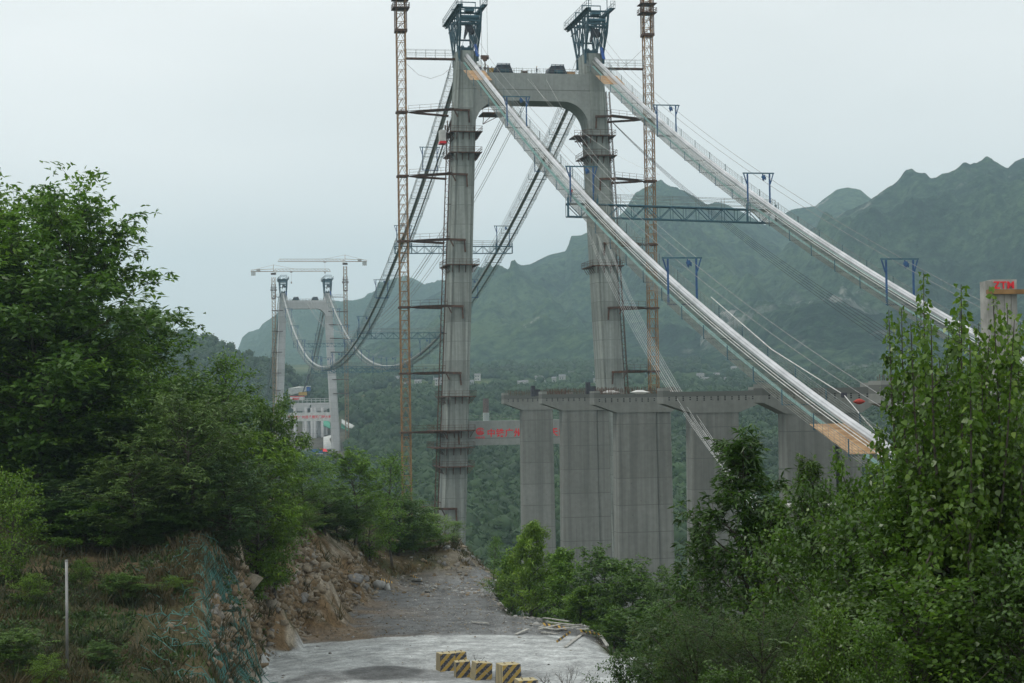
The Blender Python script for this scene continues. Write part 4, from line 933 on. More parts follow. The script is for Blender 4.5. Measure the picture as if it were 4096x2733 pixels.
# ---- ties and walkways from cranes to tower legs
def tie(sg, z, c, near=True, o=None, top=81.0):
    q = lambda u, v, z_: TW(u, v, z_, o)
    name = 'crane_tie'; oo = o or O0
    uc = (c - oo).dot(TV); vc = (c - oo).dot(A)
    le = sg * (leg_u(z, top) + leg_w(z, top) / 2); d = leg_d(z, top) / 2
    return q, uc, vc, le, d
tl = {-1: [(255, 0), (403, 0), (553, 0), (705, 0), (857, 0), (992, 0), (1165, 0)], 1: [(270, 0), (413, 0), (560, 0), (707, 0), (853, 0)]}
TIEW = {-1: ['highest', 'second', 'third', 'fourth', 'fifth', 'sixth', 'lowest'], 1: ['highest', 'second', 'third', 'fourth', 'lowest']}
for sg in (-1, 1):
    c = cL if sg < 0 else cR
    for i, (yo, _) in enumerate(tl[sg]):
        px_ = 420 if sg < 0 else 630; dist = 395 if sg < 0 else 403
        z = (yh(px_) - yo * 0.43574) / F * dist
        q, uc, vc, le, d = tie(sg, z, c)
        root = thing('crane_tie', f'rusty tie pipes from {sidew[sg]} crane to tower leg, {TIEW[sg][i]} on that side', 'crane tie', tuple(q(uc, vc, z)), 'ties holding the cranes to the tower')
        mb = MB(); hub = q(uc - sg * 1.6, vc, z); w = 1.15
        mb.box(q(uc, vc, z), 2.7, 2.7, 0.45, TV, A); mb.build('collar', M['rust'], root)
        mb = MB(); f_ = q(le - sg * (-0.6), d + 0.55, z + 0.0); b_ = q(le + sg * 0.5, -d - 0.1, z)
        mb.tube([hub, hub.lerp(f_, .2), f_], [0.16, 0.27, 0.27], 8); mb.build('front_pipe', M['rust'], root)
        mb = MB(); mb.tube([hub, hub.lerp(b_, .2), b_], [0.16, 0.27, 0.27], 8); mb.build('rear_pipe', M['rust'], root)
        mb = MB(); mb.bar(f_ + TV * sg * 0.2, q(le - sg * 3.2, d + 0.35, z - 0.1), 0.45, 0.5); mb.bar(q(le - sg * 2.9, d + 0.3, z), q(le - sg * 3.1, d + 0.25, z - 2.9), 0.3); mb.bar(q(le + sg * .3, d + 0.3, z - .2), q(le - sg * 0.4, d + 0.2, z - 1.6), 0.25); mb.build('wall_bracket', M['rust'], root)
        mb = MB(); rail(mb, [hub + ZV * 0.3, f_ + ZV * 0.3], 1.3, 2.2, 0.055, rails=(0.5, 1.0)); mb.frame(hub + A * 0.1 + ZV * 0.25, (f_ - hub), A * 0.6, ZV * 0.06); mb.build('walkway', M['rust'], root)
    zt = (yh(px_) - (128 if sg < 0 else 150) * 0.43574) / F * dist
    q, uc, vc, le, d = tie(sg, zt, c); a_ = q(uc - sg * 1.2, vc, zt - 0.4); b_ = q(le, 0, zt - 0.4)
    if sg > 0: b_ = q(le + 0.1, 0, zt - 0.4)
    root = thing('access_gangway', f'slim railed gangway from the {sidew[sg]} crane mast to the {sidew[sg]} tower head', 'gangway', tuple(a_), 'gangways at the tower heads')
    mb = MB(); mb.frame(a_ - A * 0.5, b_ - a_, A * 1.0, ZV * 0.4); mb.build('deck', M['rust'], root)
    mb = MB(); rail(mb, [a_ + A * .5 + ZV * .4, b_ + A * .5 + ZV * .4], 1.9, 2.0, 0.06, rails=(0.3, 0.6, 1.0)); rail(mb, [a_ - A * .5 + ZV * .4, b_ - A * .5 + ZV * .4], 1.9, 2.0, 0.05, rails=(0.6, 1.0)); mb.build('handrail', M['mesh'], root)
    pts = [a_ - ZV * 1, a_.lerp(b_, .25) - ZV * 3.6, a_.lerp(b_, .5) - ZV * 4.4, a_.lerp(b_, .75) - ZV * 3.4, b_ - ZV * 1] if sg < 0 else [a_ + ZV * 5, a_.lerp(b_, .3) + ZV * 2, a_.lerp(b_, .6) - ZV * 0.2, b_ - ZV * 0.3]
    mb = MB(); mb.tube(pts, 0.04, 5); tag(mb.build('power_cord', M['rope']), f'thin sagging power cord {"under" if sg < 0 else "above"} the {sidew[sg]} gangway', 'cord')
for sg in (-1, 1):
    c = fL if sg < 0 else fR
    zs = [(402.5 - (1100 + y * .2551) / 4) / F * 1150 for y in ((548, 873, 1203, 1530) if sg < 0 else (563, 773, 990, 1208))] + [(402.5 - (1480 + y * .2551) / 4) / F * 1150 for y in ((318,) if sg < 0 else (152, 375))]
    for i, z in enumerate(zs):
        q, uc, vc, le, d = tie(sg, z, c, o=OF, top=74.3)
        mb = MB(); a_ = q(uc, vc, z); mb.tube([a_, q(le, d, z)], 0.28, 6); mb.tube([a_, q(le, -d, z)], 0.28, 6); mb.bar(q(le, d + .3, z), q(le - sg * 3, d + .3, z), 0.5); mb.box(a_, 3, 3, .5, TV, A)
        tag(mb.build('crane_tie', M['rust']), f'far tie of the {sidew[sg]} far crane, {ORD[i]} from the top', 'crane tie', 'ties holding the far cranes')
    zt = (402.5 - (1100 + 330 * .2551) / 4) / F * 1150
    q, uc, vc, le, d = tie(sg, zt, c, o=OF, top=74.3); mb = MB(); mb.bar(q(uc, vc, zt), q(le, 0, zt), 0.6, 0.5); rail(mb, [q(uc, vc, zt), q(le, 0, zt)], 1.8, 3, 0.1)
    tag(mb.build('access_gangway', M['mesh']), f'short gangway to the far tower head from the far {sidew[sg]} crane', 'gangway', 'gangways at the tower heads')

# ---- hauling ropes
def rope(pts, r, label, mt='rope', n=5, cat='rope', grp=None):
    mb = MB(); mb.tube(pts, r, n); return tag(mb.build('wire_rope', M[mt]), label, cat, grp)
def sagline(p, q_, sag, n=16): return [p.lerp(q_, i / n) - ZV * 4 * sag * (i / n) * (1 - i / n) for i in range(n + 1)]
for kind in ('back', 'main'):
    for sd_ in (-1, 1):
        c = cab(kind, sd_); s1 = 262 if kind == 'back' else SPAN
        for k, u in enumerate((-0.7, 1.1)):
            rope([c(s, u, 4.0 + 4.5 * math.exp(-s / 12.0)) for s in slist(0, s1, 12)], 0.035 if kind == 'back' else 0.05, f'thin hauling rope over the {sidew[sd_]} {"backstay" if kind == "back" else "main-span"} gate frames, {"left" if k == 0 else "right"} one of two', grp='hauling ropes over the gate frames')
# dark bundle from behind the right leg down to the right
for k in range(5):
    a_ = P(610 + k * 1.2, 120 + k * 1.0, 405); b_ = P(904 + k * 3.4, 356 - k * 2.0, 215)
    rope(sagline(a_, b_, 2.5), 0.028, 'dark straight rope of the slanting bundle right of the right tower leg', grp='slanting rope bundle right of the tower', mt='dark')
# pale bundle in front of the piers
for k in range(9):
    a_ = P(586 + k * 2.6, 225 + 9 * (k % 3), 385); b_ = P(803 + 4.2 * (k - 4), 553 + 1.5 * k, 172)
    rope(sagline(a_, b_, 4 + 0.35 * k), 0.02, 'pale thin rope of the bundle slanting down in front of the concrete piers', grp='pale rope bundle in front of the piers', mt='rope_pale')
# ropes down the middle of the main span
for k in range(6):
    u = -0.9 + 0.42 * k + (2.2 if k > 3 else 0)
    p0 = TW(u, -3, 77); p1 = TW(u * 0.8, 3, 70, OF); n = 40
    zm = 34 - 1.2 * (k % 3)
    pts = [Vector((*(p0.lerp(p1, i / n)).xy, (77 + (70 - 77) * i / n) - 4 * ((77 + 70) / 2 - zm) * (i / n) * (1 - i / n))) for i in range(n + 1)]
    rope(pts, 0.07, 'thin dark rope sagging between the crossbeams of the two towers', grp='ropes sagging between the crossbeams')
# loose ropes from the crossbeam down towards the viewer
for k, (x0, y0, x1, y1, dd) in enumerate(((525, 76, 660, 175, 310), (528, 76, 700, 260, 300), (545, 77, 640, 200, 320))):
    rope(sagline(P(x0, y0, 398), P(x1, y1, dd), 3), 0.022, f'faint loose rope leaving the crossbeam towards the lower right, {ORD[k]} from the left', mt='rope_pale', grp='loose ropes from the crossbeam')
# white rope with clamp
w0, w1, w2 = P(711, 297, 215), P(844, 395, 180), P(890, 446, 165)
root = thing('white_rope', 'white hauling rope hanging beside the near left backstay, bent at a clamp', 'rope', tuple(w0))
mb = MB(); mb.tube([w0, w0.lerp(w1, .5) - ZV * 0.9, w1, w1.lerp(w2, .5) - ZV * .2, w2], 0.055, 6); mb.build('line', M['rope_pale'], root); mb = MB(); mb.box(w1, .5, .4, .5, TV, A); mb.build('clamp', M['black'], root)
rr_ = P((2600 + 1312 * .6377) / 4, (1300 + 480 * .6377) / 4, 178)
root = thing('red_tarp_bundle', 'dark red bundle hanging on a rope in front of a pier cap', 'bundle', tuple(rr_))
mb = MB(); mb.loft([[rr_ + TV * (a * 0.55) + ZV * (math.sin(t) * 0.3 * (1 - a * a * .7)) + A * (math.cos(t) * .3) for t in np.linspace(0, 2 * math.pi, 9)[:-1]] for a in (-1, -.5, 0, .5, 1)]); mb.build('cloth', M['cloth_red'], root)

# ---- approach piers
cd = [360, 322, 284, 246, 207, 169]; cx = [504, 542, 594, 663, 762, 881]; cy = [395.7, 394.5, 394.5, 392, 388.7, 386.2]
def pier(label, base, length=14.9, shafts=((3.4, 8.1),), zt=0.8, rebar=False, depth=3.0, hl=3.4):
    "base = left end of the cap at its front top edge"
    root = thing('bridge_pier', label, 'bridge pier', (base.x, base.y, -66), 'approach piers')
    q = lambda u, v, z: base + TV * u + A * v + ZV * z
    s0 = shafts[0][0]; s1 = shafts[-1][0] + shafts[-1][1]
    cap = [(0, 0), (length, 0), (length, -1.75), (s1 + 0.0, -3.1), (s0, -3.1), (0.25, -1.75), (0, -1.7)]
    g = MB().prism([q(a, 0, b) for a, b in cap], A * -(depth + 0.2)).build('pier_cap', M['conc_cap'], root)
    mb = MB(); mb.frame(q(0.0, 0.004, 0.004), TV * 1.0, A * -(depth + .2), ZV * 0.55); mb.build('end_block', M['conc_cap'], g); mb = MB(); mb.frame(q(length - 1.0, 0.004, 0.004), TV * 1.0, A * -(depth + .2), ZV * 0.55); mb.build('end_block', M['conc_cap'], g)
    for ks, (a, w) in enumerate(shafts):
        mb = MB(); rings = []; sb_ = 0.55 if ks else 0.0
        for z in (-3.1, -10, -20, -30, -45, -66 - 0.0):
            e = (-z - 3.1) * 0.006; c1 = 0.18; x0, x1, y0, y1 = a - e * (ks == 0), a + w + e, -depth - 0.1 - e + sb_, -0.1 + e - sb_ * 0.5
            rings.append([q(x, y, z) for x, y in ((x0 + c1, y0), (x1 - c1, y0), (x1, y0 + c1), (x1, y1 - c1), (x1 - c1, y1), (x0 + c1, y1), (x0, y1 - c1), (x0, y0 + c1))])
        mb.loft(rings[::-1]); mb.build('shaft', M['conc_pier'], root)
    mb = MB(); n = int((length - 1.2) / 1.05)
    for i in range(n):
        u = 0.9 + i * 1.05
        for dz in ((-0.75, -1.0, -1.25) if i % 3 else (-0.85, -1.15)): mb.box(q(u, 0.006, dz), 0.22, 0.03, 0.17, TV, A)
    for z in (-22, -24): 
        if len(shafts) == 1 and label.startswith('third'): mb.tube([q(shafts[0][0] + 2 + (z + 24) * 2, -0.2, -30), q(shafts[0][0] + 2 + (z + 24) * 2, 0.05 + .2, -30)], 0.28, 8)
    mb.build('tie_holes', M['dark'], g)
    if rebar:
        mb = MB()
        for i in range(int(length / 0.22)):
            u = 0.9 + i * 0.22
            if u > length - 0.3: break
            for v in (-0.3, -depth + 0.2): mb.bar(q(u + rng.uniform(-.05, .05), v, 0), q(u + rng.uniform(-.12, .12), v, 0.85 + rng.random() * 0.45), 0.05)
        mb.bar(q(0.9, -0.3, 0.5), q(length, -0.3, 0.5), 0.05); mb.build('rebar', M['rust'], g)
    return root
PWORD = ['farthest and smallest concrete pier at the left end of the row', 'second concrete pier from the left with rebar on its cap', 'third concrete pier from the left, in front of the tall right tower leg', 'fourth concrete pier from the left, behind the pale rope bundle', 'fifth concrete pier with two shafts, crossed by the near backstay cable', 'nearest concrete pier at the right, mostly hidden by the tall poplar']
for i in range(6):
    b = P(cx[i], cy[i], cd[i])
    pier(PWORD[i], b, 14.9, {0: ((3.9, 6.6),), 1: ((3.9, 6.7), (10.62, 2.4)), 2: ((3.9, 6.8), (10.72, 2.6)), 3: ((4.2, 7.2),), 4: ((3.0, 6.3), (9.95, 2.8)), 5: ((3.4, 8.1),)}[i], rebar=i in (0, 1, 2, 5))
b = P(cx[5], cy[5], cd[5]) + TV * 15.3; pier('rear-row concrete pier cap with rebar at the right edge', b + ZV * 0.6, 14.0, ((3.0, 7.4),), rebar=True)
# scraps on top of the caps
for k, (px_, py_, d_) in enumerate(((533, 392.5, 352), (588, 390, 318), (611, 391, 300), (640, 391, 282))):
    p = P(px_, py_ + 3, d_ - 1); mb = MB()
    if k < 2: mb.box(p + ZV * 0.9, 0.8, 0.8, 2.2, TV, A); mb.box(p + ZV * 0.6 + TV, 0.9, 0.8, 1.3, TV, A)
    else: mb.loft([[p + TV * a * 1.6 + ZV * (0.3 + math.sin(t) * .4 * (1 - a * a)) + A * math.cos(t) * .6 for t in np.linspace(0, 6.28, 8)[:-1]] for a in (-1, -.4, .3, 1)])
    tag(mb.build('formwork_crate' if k < 2 else 'sheet_heap', M['black' if k < 2 else 'white']), ['dark upright crate on the leftmost pier cap', 'dark crate on the second pier cap', 'pale crumpled sheet on the third pier cap, left one', 'pale crumpled sheet on the third pier cap, right one'][k], 'crate' if k < 2 else 'sheet')
# lone round column standing behind the lower crossbeam
p = P((1600 + 633 * .542) / 4, (1350 + 450 * .542) / 4, 1150)
root = thing('round_column', 'lone round concrete column rising behind the lower crossbeam with rebar on top', 'column', (p.x, p.y, -30)); MB().tube([Vector((p.x, p.y, -34)), Vector((p.x, p.y, p.z - 9.5))], 2.15, 16).build('shaft', M['conc_tower'], root, smooth=True)
mb = MB(); mb.tube([Vector((p.x, p.y, p.z - 9.6)), Vector((p.x, p.y, p.z))], 2.0, 16); mb.build('rebar_cage', M['rust'], root)
# anchorage block behind the right-hand trees
p = P(803, 506, 168)
root = thing('cable_anchorage', 'grey concrete anchorage wall with a pale slab edge, behind the right-hand trees', 'anchorage', (p.x, p.y, -50))
q = lambda u, v, z: Vector((p.x, p.y, p.z)) + TV * u + A * v + ZV * z
MB().frame(q(0, 0, -40), TV * 30, A * -4, ZV * 39.6).build('block', M['conc_pier'], root); MB().frame(q(-0.4, 0.4, -0.4), TV * 30.8, A * -4.8, ZV * 0.4).build('top_slab', M['conc_pale'], root)
# ---- launching gantry at the right edge
p = P(998, 280, 128)
root = thing('launching_gantry', 'white gantry column with red letters and an ochre beam, behind the poplar top', 'gantry crane', (p.x, p.y, -1))
X = Vector((1, 0.12, 0)).normalized(); Yv = Vector((-0.12, 1, 0)).normalized()
mb = MB(); w = 2.4; zt = p.z
mb.box(Vector((p.x, p.y, zt - 4.6)) - X * 0.95, 0.4, 1.4, 9.0, X, Yv); mb.box(Vector((p.x, p.y, zt - 4.45)) + X * 0.25, 1.9, 1.2, 8.9, X, Yv)
for k in range(3): mb.box(Vector((p.x, p.y, zt - 4.5)) + X * (-0.3 + .55 * k) - Yv * 0.62, 0.1, 0.12, 8.4, X, Yv)
mb.build('column', M['slat2'], root)
mb = MB(); mb.box(Vector((p.x, p.y, zt - 0.95)) + X * 5 - Yv * 0.95, 12.5, 0.5, 0.34, X, Yv); mb.build('beam', M['orange'], root)
c = bpy.data.curves.new('t', 'FONT'); c.body = 'ZTM'; c.size = 0.74; c.offset = 0.02; c.extrude = 0.03; c.space_character = 1.15
t = bpy.data.objects.new('t', c); COL.objects.link(t); bpy.context.view_layer.update(); me = bpy.data.meshes.new_from_object(t.evaluated_get(bpy.context.evaluated_depsgraph_get())); bpy.data.objects.remove(t)
n_ = -Yv; m4 = Matrix(((X.x, 0, n_.x, 0), (X.y, 0, n_.y, 0), (0, 1, 0, 0), (0, 0, 0, 1))); m4.translation = Vector((p.x, p.y, zt - 0.68)) + X * -0.65 - Yv * 0.72
me.transform(m4); me.materials.clear(); me.materials.append(M['red']); ob = bpy.data.objects.new('lettering', me); COL.objects.link(ob); ob.parent = root; ob.matrix_parent_inverse = Matrix.Translation(-root.location)

# ------------------------------------------------------------------ far site round the far tower, villages
def at(px, py, d): return P(px, py, d)
fx = lambda zx: (1050 + .2551 * zx) / 4
fy = lambda zy: (1480 + .2551 * zy) / 4
X1 = Vector((1, 0, 0)); Y1 = Vector((0, 1, 0))
root = thing('far_viaduct', 'grey far viaduct pier caps on round columns seen through the far tower', 'viaduct', tuple(at(310, 447, 1230)))
mb = MB()
for a, b in ((450, 735), (765, 1050)):
    p = at(fx(a), fy(548), 1230); q_ = at(fx(b), fy(548), 1230); w = q_.x - p.x
    mb.prism([p, p + X1 * w, p + X1 * w - ZV * 2.2, p + X1 * (w - 4) - ZV * 4.5, p + X1 * 4 - ZV * 4.5, p - ZV * 2.2], Y1 * 5)
mb.build('pier_cap', M['conc_far'], root)
mb = MB(); p = at(fx(420), fy(520), 1235); mb.frame(p, X1 * (at(fx(1045), 400, 1235).x - p.x), Y1 * 14, -ZV * 1.4); rail(mb, [p, p + X1 * (at(fx(1045), 400, 1235).x - p.x)], 3.0, 3.2, 0.35); mb.build('deck', M['conc_far'], root)
mb = MB()
for zx, d in ((510, 1230), (680, 1230), (820, 1230), (885, 1236), (940, 1230), (990, 1236), (650, 1250), (725, 1240), (775, 1230), (840, 1255), (880, 1245), (940, 1233)):
    p = at(fx(zx), fy(590), d); mb.tube([p, Vector((p.x, p.y, -46))], 1.15, 10)
mb.build('column', M['conc_far'], root, smooth=True)
mb = MB(); p = at(fx(620), fy(1015), 1233); mb.frame(p, X1 * (at(fx(940), 400, 1233).x - p.x), Y1 * 1.5, -ZV * 2.5); mb.build('tie_beam', M['conc_far'], root)
p0, p1, p2, p3 = at(fx(405), fy(400), 1330), at(fx(405), fy(290), 1330), at(fx(560), fy(258), 1345), at(fx(690), fy(262), 1350)
tag(MB().prism([p0, p1, p2, p3, at(fx(690), fy(330), 1350)], Y1 * 6).build('retaining_wall', M['conc_pale']), 'long pale retaining wall on the slope behind the far tower', 'retaining wall')
for k, (a, b, c, d, m_, lb) in enumerate(((430, 470, 640, 420, 'white', 'white site buildings with a red band above the far viaduct'), (690, 330, 735, 262, 'bluetarp', 'blue container at the end of the pale retaining wall'), (240, 490, 285, 452, 'bluetarp', 'small blue tank left of the far tower'))):
    p = at(fx(a), fy(b), 1300); w = at(fx(c), fy(b), 1300).x - p.x; h = at(fx(a), fy(d), 1300).z - p.z
    rt = thing('site_building' if k == 0 else 'container', lb, 'building' if k == 0 else 'container', tuple(p))
    MB().frame(p, X1 * w, Y1 * 8, ZV * h).build('body', M[m_], rt); mb = MB(); mb.frame(p + ZV * (h + .003) - X1 * .3 - Y1 * .3, X1 * (w + .6), Y1 * 8.6, ZV * 0.5)
    if k == 0: mb.frame(p + X1 * 2 - Y1 * .3, X1 * (w * .5), -Y1 * 0.2, ZV * 1.6)
    mb.build('roof', M['red' if k == 0 else 'white'], rt)
rt = thing('mobile_crane', 'small dark mobile crane with raised boom behind the far tower', 'mobile crane', tuple(at(fx(630), fy(380), 1290)))
mb = MB(); mb.bar(at(fx(632), fy(355), 1290), at(fx(727), fy(68), 1290), 0.9); mb.build('boom', M['black'], rt); mb = MB(); mb.box(at(fx(632), fy(372), 1290), 6, 3, 2.4); mb.build('carrier', M['yellow'], rt)
def patch(poly, d0, d1, mk, name, lb, cat, th=0.5):
    pts = [at(fx(x), fy(y), d0 + (d1 - d0) * k) for x, y, k in poly]; tag(MB().prism(pts, -ZV * th).build(name, M[mk]), lb, cat)
M['greentarp'] = simple('green_dust_net', (0.04, 0.22, 0.14), (0.07, 0.32, 0.21), 0.2, 0.8)
patch([(955, 870, 0), (955, 795, 1), (1060, 790, 1), (1120, 860, 0.6), (1120, 935, 0)], 1180, 1200, 'greentarp', 'dust_net', 'green dust netting on the slope left of the far right leg', 'netting')
patch([(1235, 900, 0), (1235, 835, 1), (1345, 905, 0.6), (1345, 945, 0)], 1180, 1200, 'greentarp', 'dust_net', 'green dust netting on the slope right of the far right leg', 'netting')
patch([(1240, 830, 0), (1240, 768, 1), (1440, 870, 0.8), (1400, 905, 0.2), (1340, 900, 0)], 1185, 1205, 'conc_pale', 'shotcrete_slope', 'white sprayed concrete slope right of the far tower', 'slope')
o = MB().prism([at(fx(x), fy(y), d) for x, y, d in ((955, 1240, 1165), (955, 1050, 1215), (1110, 1010, 1215), (1050, 1080, 1200), (1110, 1230, 1165))], -ZV * 0.4).build('site_road', M['conc_pale']); tag(o, kind='structure')
rt = thing('site_shed', 'low shed with a red roof at the foot of the far tower', 'shed', tuple(at(fx(930), fy(1340), 1120)))
p = at(fx(865), fy(1345), 1120); w = at(fx(1005), 450, 1120).x - p.x; MB().frame(p, X1 * w, Y1 * 6, ZV * 2.6).build('walls', M['bluegrey'], rt)
MB().prism([p + ZV * 2.6 - X1 * .5 - Y1 * .5, p + ZV * 2.6 + X1 * (w + .5) - Y1 * .5, p + ZV * 4.4 + X1 * (w - 1) + Y1 * 3, p + ZV * 4.4 + X1 * 1 + Y1 * 3], Y1 * 3).build('roof', M['red'], rt)
mb = MB(); p = at(fx(600), fy(1335), 1115)
for k in range(9): mb.frame(p + X1 * (k * 0.7), X1 * .45, Y1 * .2, ZV * (3.0 + 0.15 * k))
tag(mb.build('white_fence', M['white']), 'white slatted site fence left of the red-roofed shed', 'fence')
mb = MB(); p = at(fx(680), fy(1340), 1115); mb.frame(p, X1 * 11, Y1 * .3, ZV * 1.2); mb.frame(p + ZV * 1.5 + X1 * 2, X1 * 9, Y1 * .3, ZV * 2.5, 1)
tag(mb.build('site_hoarding', [M['white'], M['bluetarp']]), 'blue and white hoarding between the fence and the red-roofed shed', 'hoarding')

hr = random.Random(3)
M['conc_vil'] = simple('village_plaster', (0.3, 0.3, 0.29), (0.46, 0.45, 0.43), 0.05, 0.8)
M['roofgrey'] = simple('grey_roof', (0.12, 0.12, 0.13), (0.25, 0.24, 0.24), 0.5, 0.8)
HP = [(404, 'left'), (412, ''), (420, ''), (428, ''), (437, ''), (444, ''), (455, ''), (462, '')] ; hs = []
for x0, x1, n, dd0, dd1 in ((388, 468, 13, 1640, 1960), (468, 545, 9, 1640, 1900), (548, 605, 7, 1640, 1860), (690, 760, 8, 1650, 1800)):
    for k in range(n): hs.append((x0 + (x1 - x0) * (k + hr.random() * .8) / n, hr.uniform(dd0, dd1)))
ANC = [(468, 'left of the near left leg'), (530, 'between the legs, left of middle'), (592, 'left of the near right leg'), (2000, 'right of the near right leg')]
cnt = {}
hs.sort()
for px_, d_ in hs:
    x = (px_ - 512) / F * d_; z = float(vz(x, d_)); w = hr.uniform(4, 10); dp = 6; h = hr.choice([2.8, 3.2, 4, 6]); mb = MB()
    p = Vector((x, d_, z - 1.5)); mb.frame(p, X1 * w, Y1 * dp, ZV * (h + 1.5), 0)
    zt = h + 1.5
    mb.add([p + ZV * zt + Vector(v) for v in ((-.5, -.5, 0), (w + .5, -.5, 0), (w + .5, dp + .5, 0), (-.5, dp + .5, 0), (0, dp / 2, 1.6), (w, dp / 2, 1.6))], [(0, 1, 5, 4), (2, 3, 4, 5), (0, 4, 3), (1, 2, 5), (3, 2, 1, 0)], 1)
    for i in range(int(w / 2.4)):
        for zz in ([2.6] if h < 5 else [2.6, 5.6]): mb.frame(p + X1 * (0.9 + 2.4 * i) - Y1 * 0.05 + ZV * zz, X1 * 1.1, Y1 * 0.04, ZV * 1.2, 2)
    an = next(b for a, b in ANC if px_ < a); cnt[an] = cnt.get(an, 0) + 1
    tag(mb.build('village_house', [M['conc_vil'], M['roofgrey'], M['dark']]), f'tiny white house, {ORD[cnt[an] - 1]} from the left of those {an}', 'house', 'village houses across the valley')

# ------------------------------------------------------------------ foreground: rocks, grass, netting
M['rockmat'] = m = mat('broken_rock', 0.9, 0, 0.2)[0]; nt = m.node_tree; b = nt.nodes['Principled BSDF']
a = N(nt, 'ShaderNodeAttribute', attribute_name='tint'); r = ramp(nt, [(0, (0.10, 0.075, 0.045)), (0.25, (0.185, 0.135, 0.08)), (0.5, (0.27, 0.235, 0.18)), (0.75, (0.20, 0.20, 0.195)), (1, (0.46, 0.46, 0.44))]); nt.links.new(a.outputs['Fac'], r.inputs[0])
f = noise(nt, 4, 6, rough=0.7); r2 = ramp(nt, [(0.3, (0.6, 0.6, 0.6)), (0.7, (1.25, 1.25, 1.25))]); nt.links.new(f, r2.inputs[0]); nt.links.new(mixc(nt, r.outputs[0], r2.outputs[0], 1.0, 'MULTIPLY'), b.inputs['Base Color']); bump(nt, b, f, 0.6, 0.08)
import bmesh
def hull_proto(seed, n=13):
    R_ = np.random.RandomState(seed); bm = bmesh.new()
    for k in range(n):
        v = R_.normal(size=3); v /= np.linalg.norm(v); v *= R_.uniform(0.75, 1.05); bm.verts.new(v)
    r_ = bmesh.ops.convex_hull(bm, input=bm.verts); bmesh.ops.delete(bm, geom=[g for g in r_['geom_interior'] if isinstance(g, bmesh.types.BMVert)], context='VERTS'); bmesh.ops.triangulate(bm, faces=bm.faces)
    bm.verts.ensure_lookup_table(); bm.verts.index_update(); v = np.array([x.co[:] for x in bm.verts]); f = np.array([[q.index for q in g.verts] for g in bm.faces]); bm.free(); return v, f
HULLS = [hull_proto(500 + k, 9 + k % 6) for k in range(24)]
def rock_mesh(R_, r):
    v, f = HULLS[R_.randint(24)]; q_, _ = np.linalg.qr(R_.normal(size=(3, 3)))
    return (v @ q_) * r * np.array([R_.uniform(0.75, 1.35), R_.uniform(0.7, 1.1), R_.uniform(0.45, 0.9)]), f
def rocks(name, spots, label, cat='rubble', seed=1):
    R_ = np.random.RandomState(seed); Vs = []; Fs = []; ts = []; o_ = 0
    for x, y, dz, r, t in spots:
        v, f_ = rock_mesh(R_, r); an = R_.uniform(0, 6.28); c, s = math.cos(an), math.sin(an); v = v @ np.array([[c, -s, 0], [s, c, 0], [0, 0, 1]])
        v = v + np.array([x, y, float(gz(x, y)) + dz - (0.35 if name == 'cut_rock' else 0.05) * r]); Vs.append(v); Fs.append(f_ + o_); o_ += len(v); ts.append(np.full(len(f_), t))
    o = mesh_np(name, np.concatenate(Vs), np.concatenate(Fs), M['rockmat'], {'tint': ('FACE', np.concatenate(ts))}); return tag(o, label, cat, kind='stuff')
R_ = np.random.RandomState(77)
sp = []
for k in range(6500):
    px_ = R_.uniform(205, 375); d_ = np.interp(px_, [205, 232, 262, 300, 350, 375], [88, 96, 112, 121, 135, 144]) + R_.normal() * 2.2
    sp.append(((px_ - 512) / F * d_, d_, -0.0, 0.06 + 0.5 * R_.rand() ** 5, np.clip(R_.normal(0.33, 0.17), 0, 0.72)))
rocks('cut_rock', sp, 'broken tan and grey rock covering the road cutting', 'rock face', 2)
sp = []
for k in range(1500):
    t = R_.rand(); px_ = np.interp(t, [0, .2, .45, .7, 1], [400, 478, 530, 590, 645]) ; d_ = np.interp(px_, [400, 478, 530, 590, 645], [150, 143, 127, 119, 107]) + R_.normal() * 1.5
    px_ += R_.normal() * 5; sp.append(((px_ - 512) / F * d_, d_, 0.0, 0.06 + 0.33 * R_.rand() ** 4, np.clip(R_.normal(0.78, 0.14), 0.3, 1)))
for k in range(900):
    px_ = R_.uniform(340, 500); d_ = R_.uniform(140, 158); sp.append(((px_ - 512) / F * d_, d_, 0.0, 0.05 + 0.28 * R_.rand() ** 4, np.clip(R_.normal(0.5, 0.2), 0.1, 1)))
for k in range(2600):
    px_ = R_.uniform(255, 660); d_ = R_.uniform(84, 146); x = (px_ - 512) / F * d_
    if float(road_mask(x, d_)) < 0.4 or (math.hypot(x + 4, d_ - 97.5) < 19 and R_.rand() < 0.85): continue
    sp.append((x, d_, 0.0, 0.03 + 0.16 * R_.rand() ** 4, np.clip(R_.normal(0.68, 0.15), 0.2, 0.95)))
for k in range(5200):
    px_ = R_.uniform(262, 600); d_ = R_.uniform(113, 150); x = (px_ - 512) / F * d_
    if float(road_mask(x, d_)) < 0.4 or math.hypot(x + 4, d_ - 97.5) < 20: continue
    sp.append((x, d_, 0.02, 0.025 + 0.11 * R_.rand() ** 3, np.clip(R_.normal(0.72 if px_ > 400 else 0.5, 0.17), 0.15, 1)))
for k in range(500):
    px_ = R_.uniform(440, 492); d_ = R_.uniform(152, 185); sp.append(((px_ - 512) / F * d_, d_, 0.0, 0.07 + 0.4 * R_.rand() ** 4, np.clip(R_.normal(0.6, 0.15), 0.2, 0.9)))
for k in range(130):
    px_ = R_.uniform(140, 235); d_ = R_.uniform(72, 96); sp.append(((px_ - 512) / F * d_, d_, 0.0, 0.06 + 0.35 * R_.rand() ** 4, np.clip(R_.normal(0.5, 0.15), 0.2, 0.8)))
rocks('rubble', sp, 'grey stones and rubble scattered along the site road and its edges', 'rubble', 3)
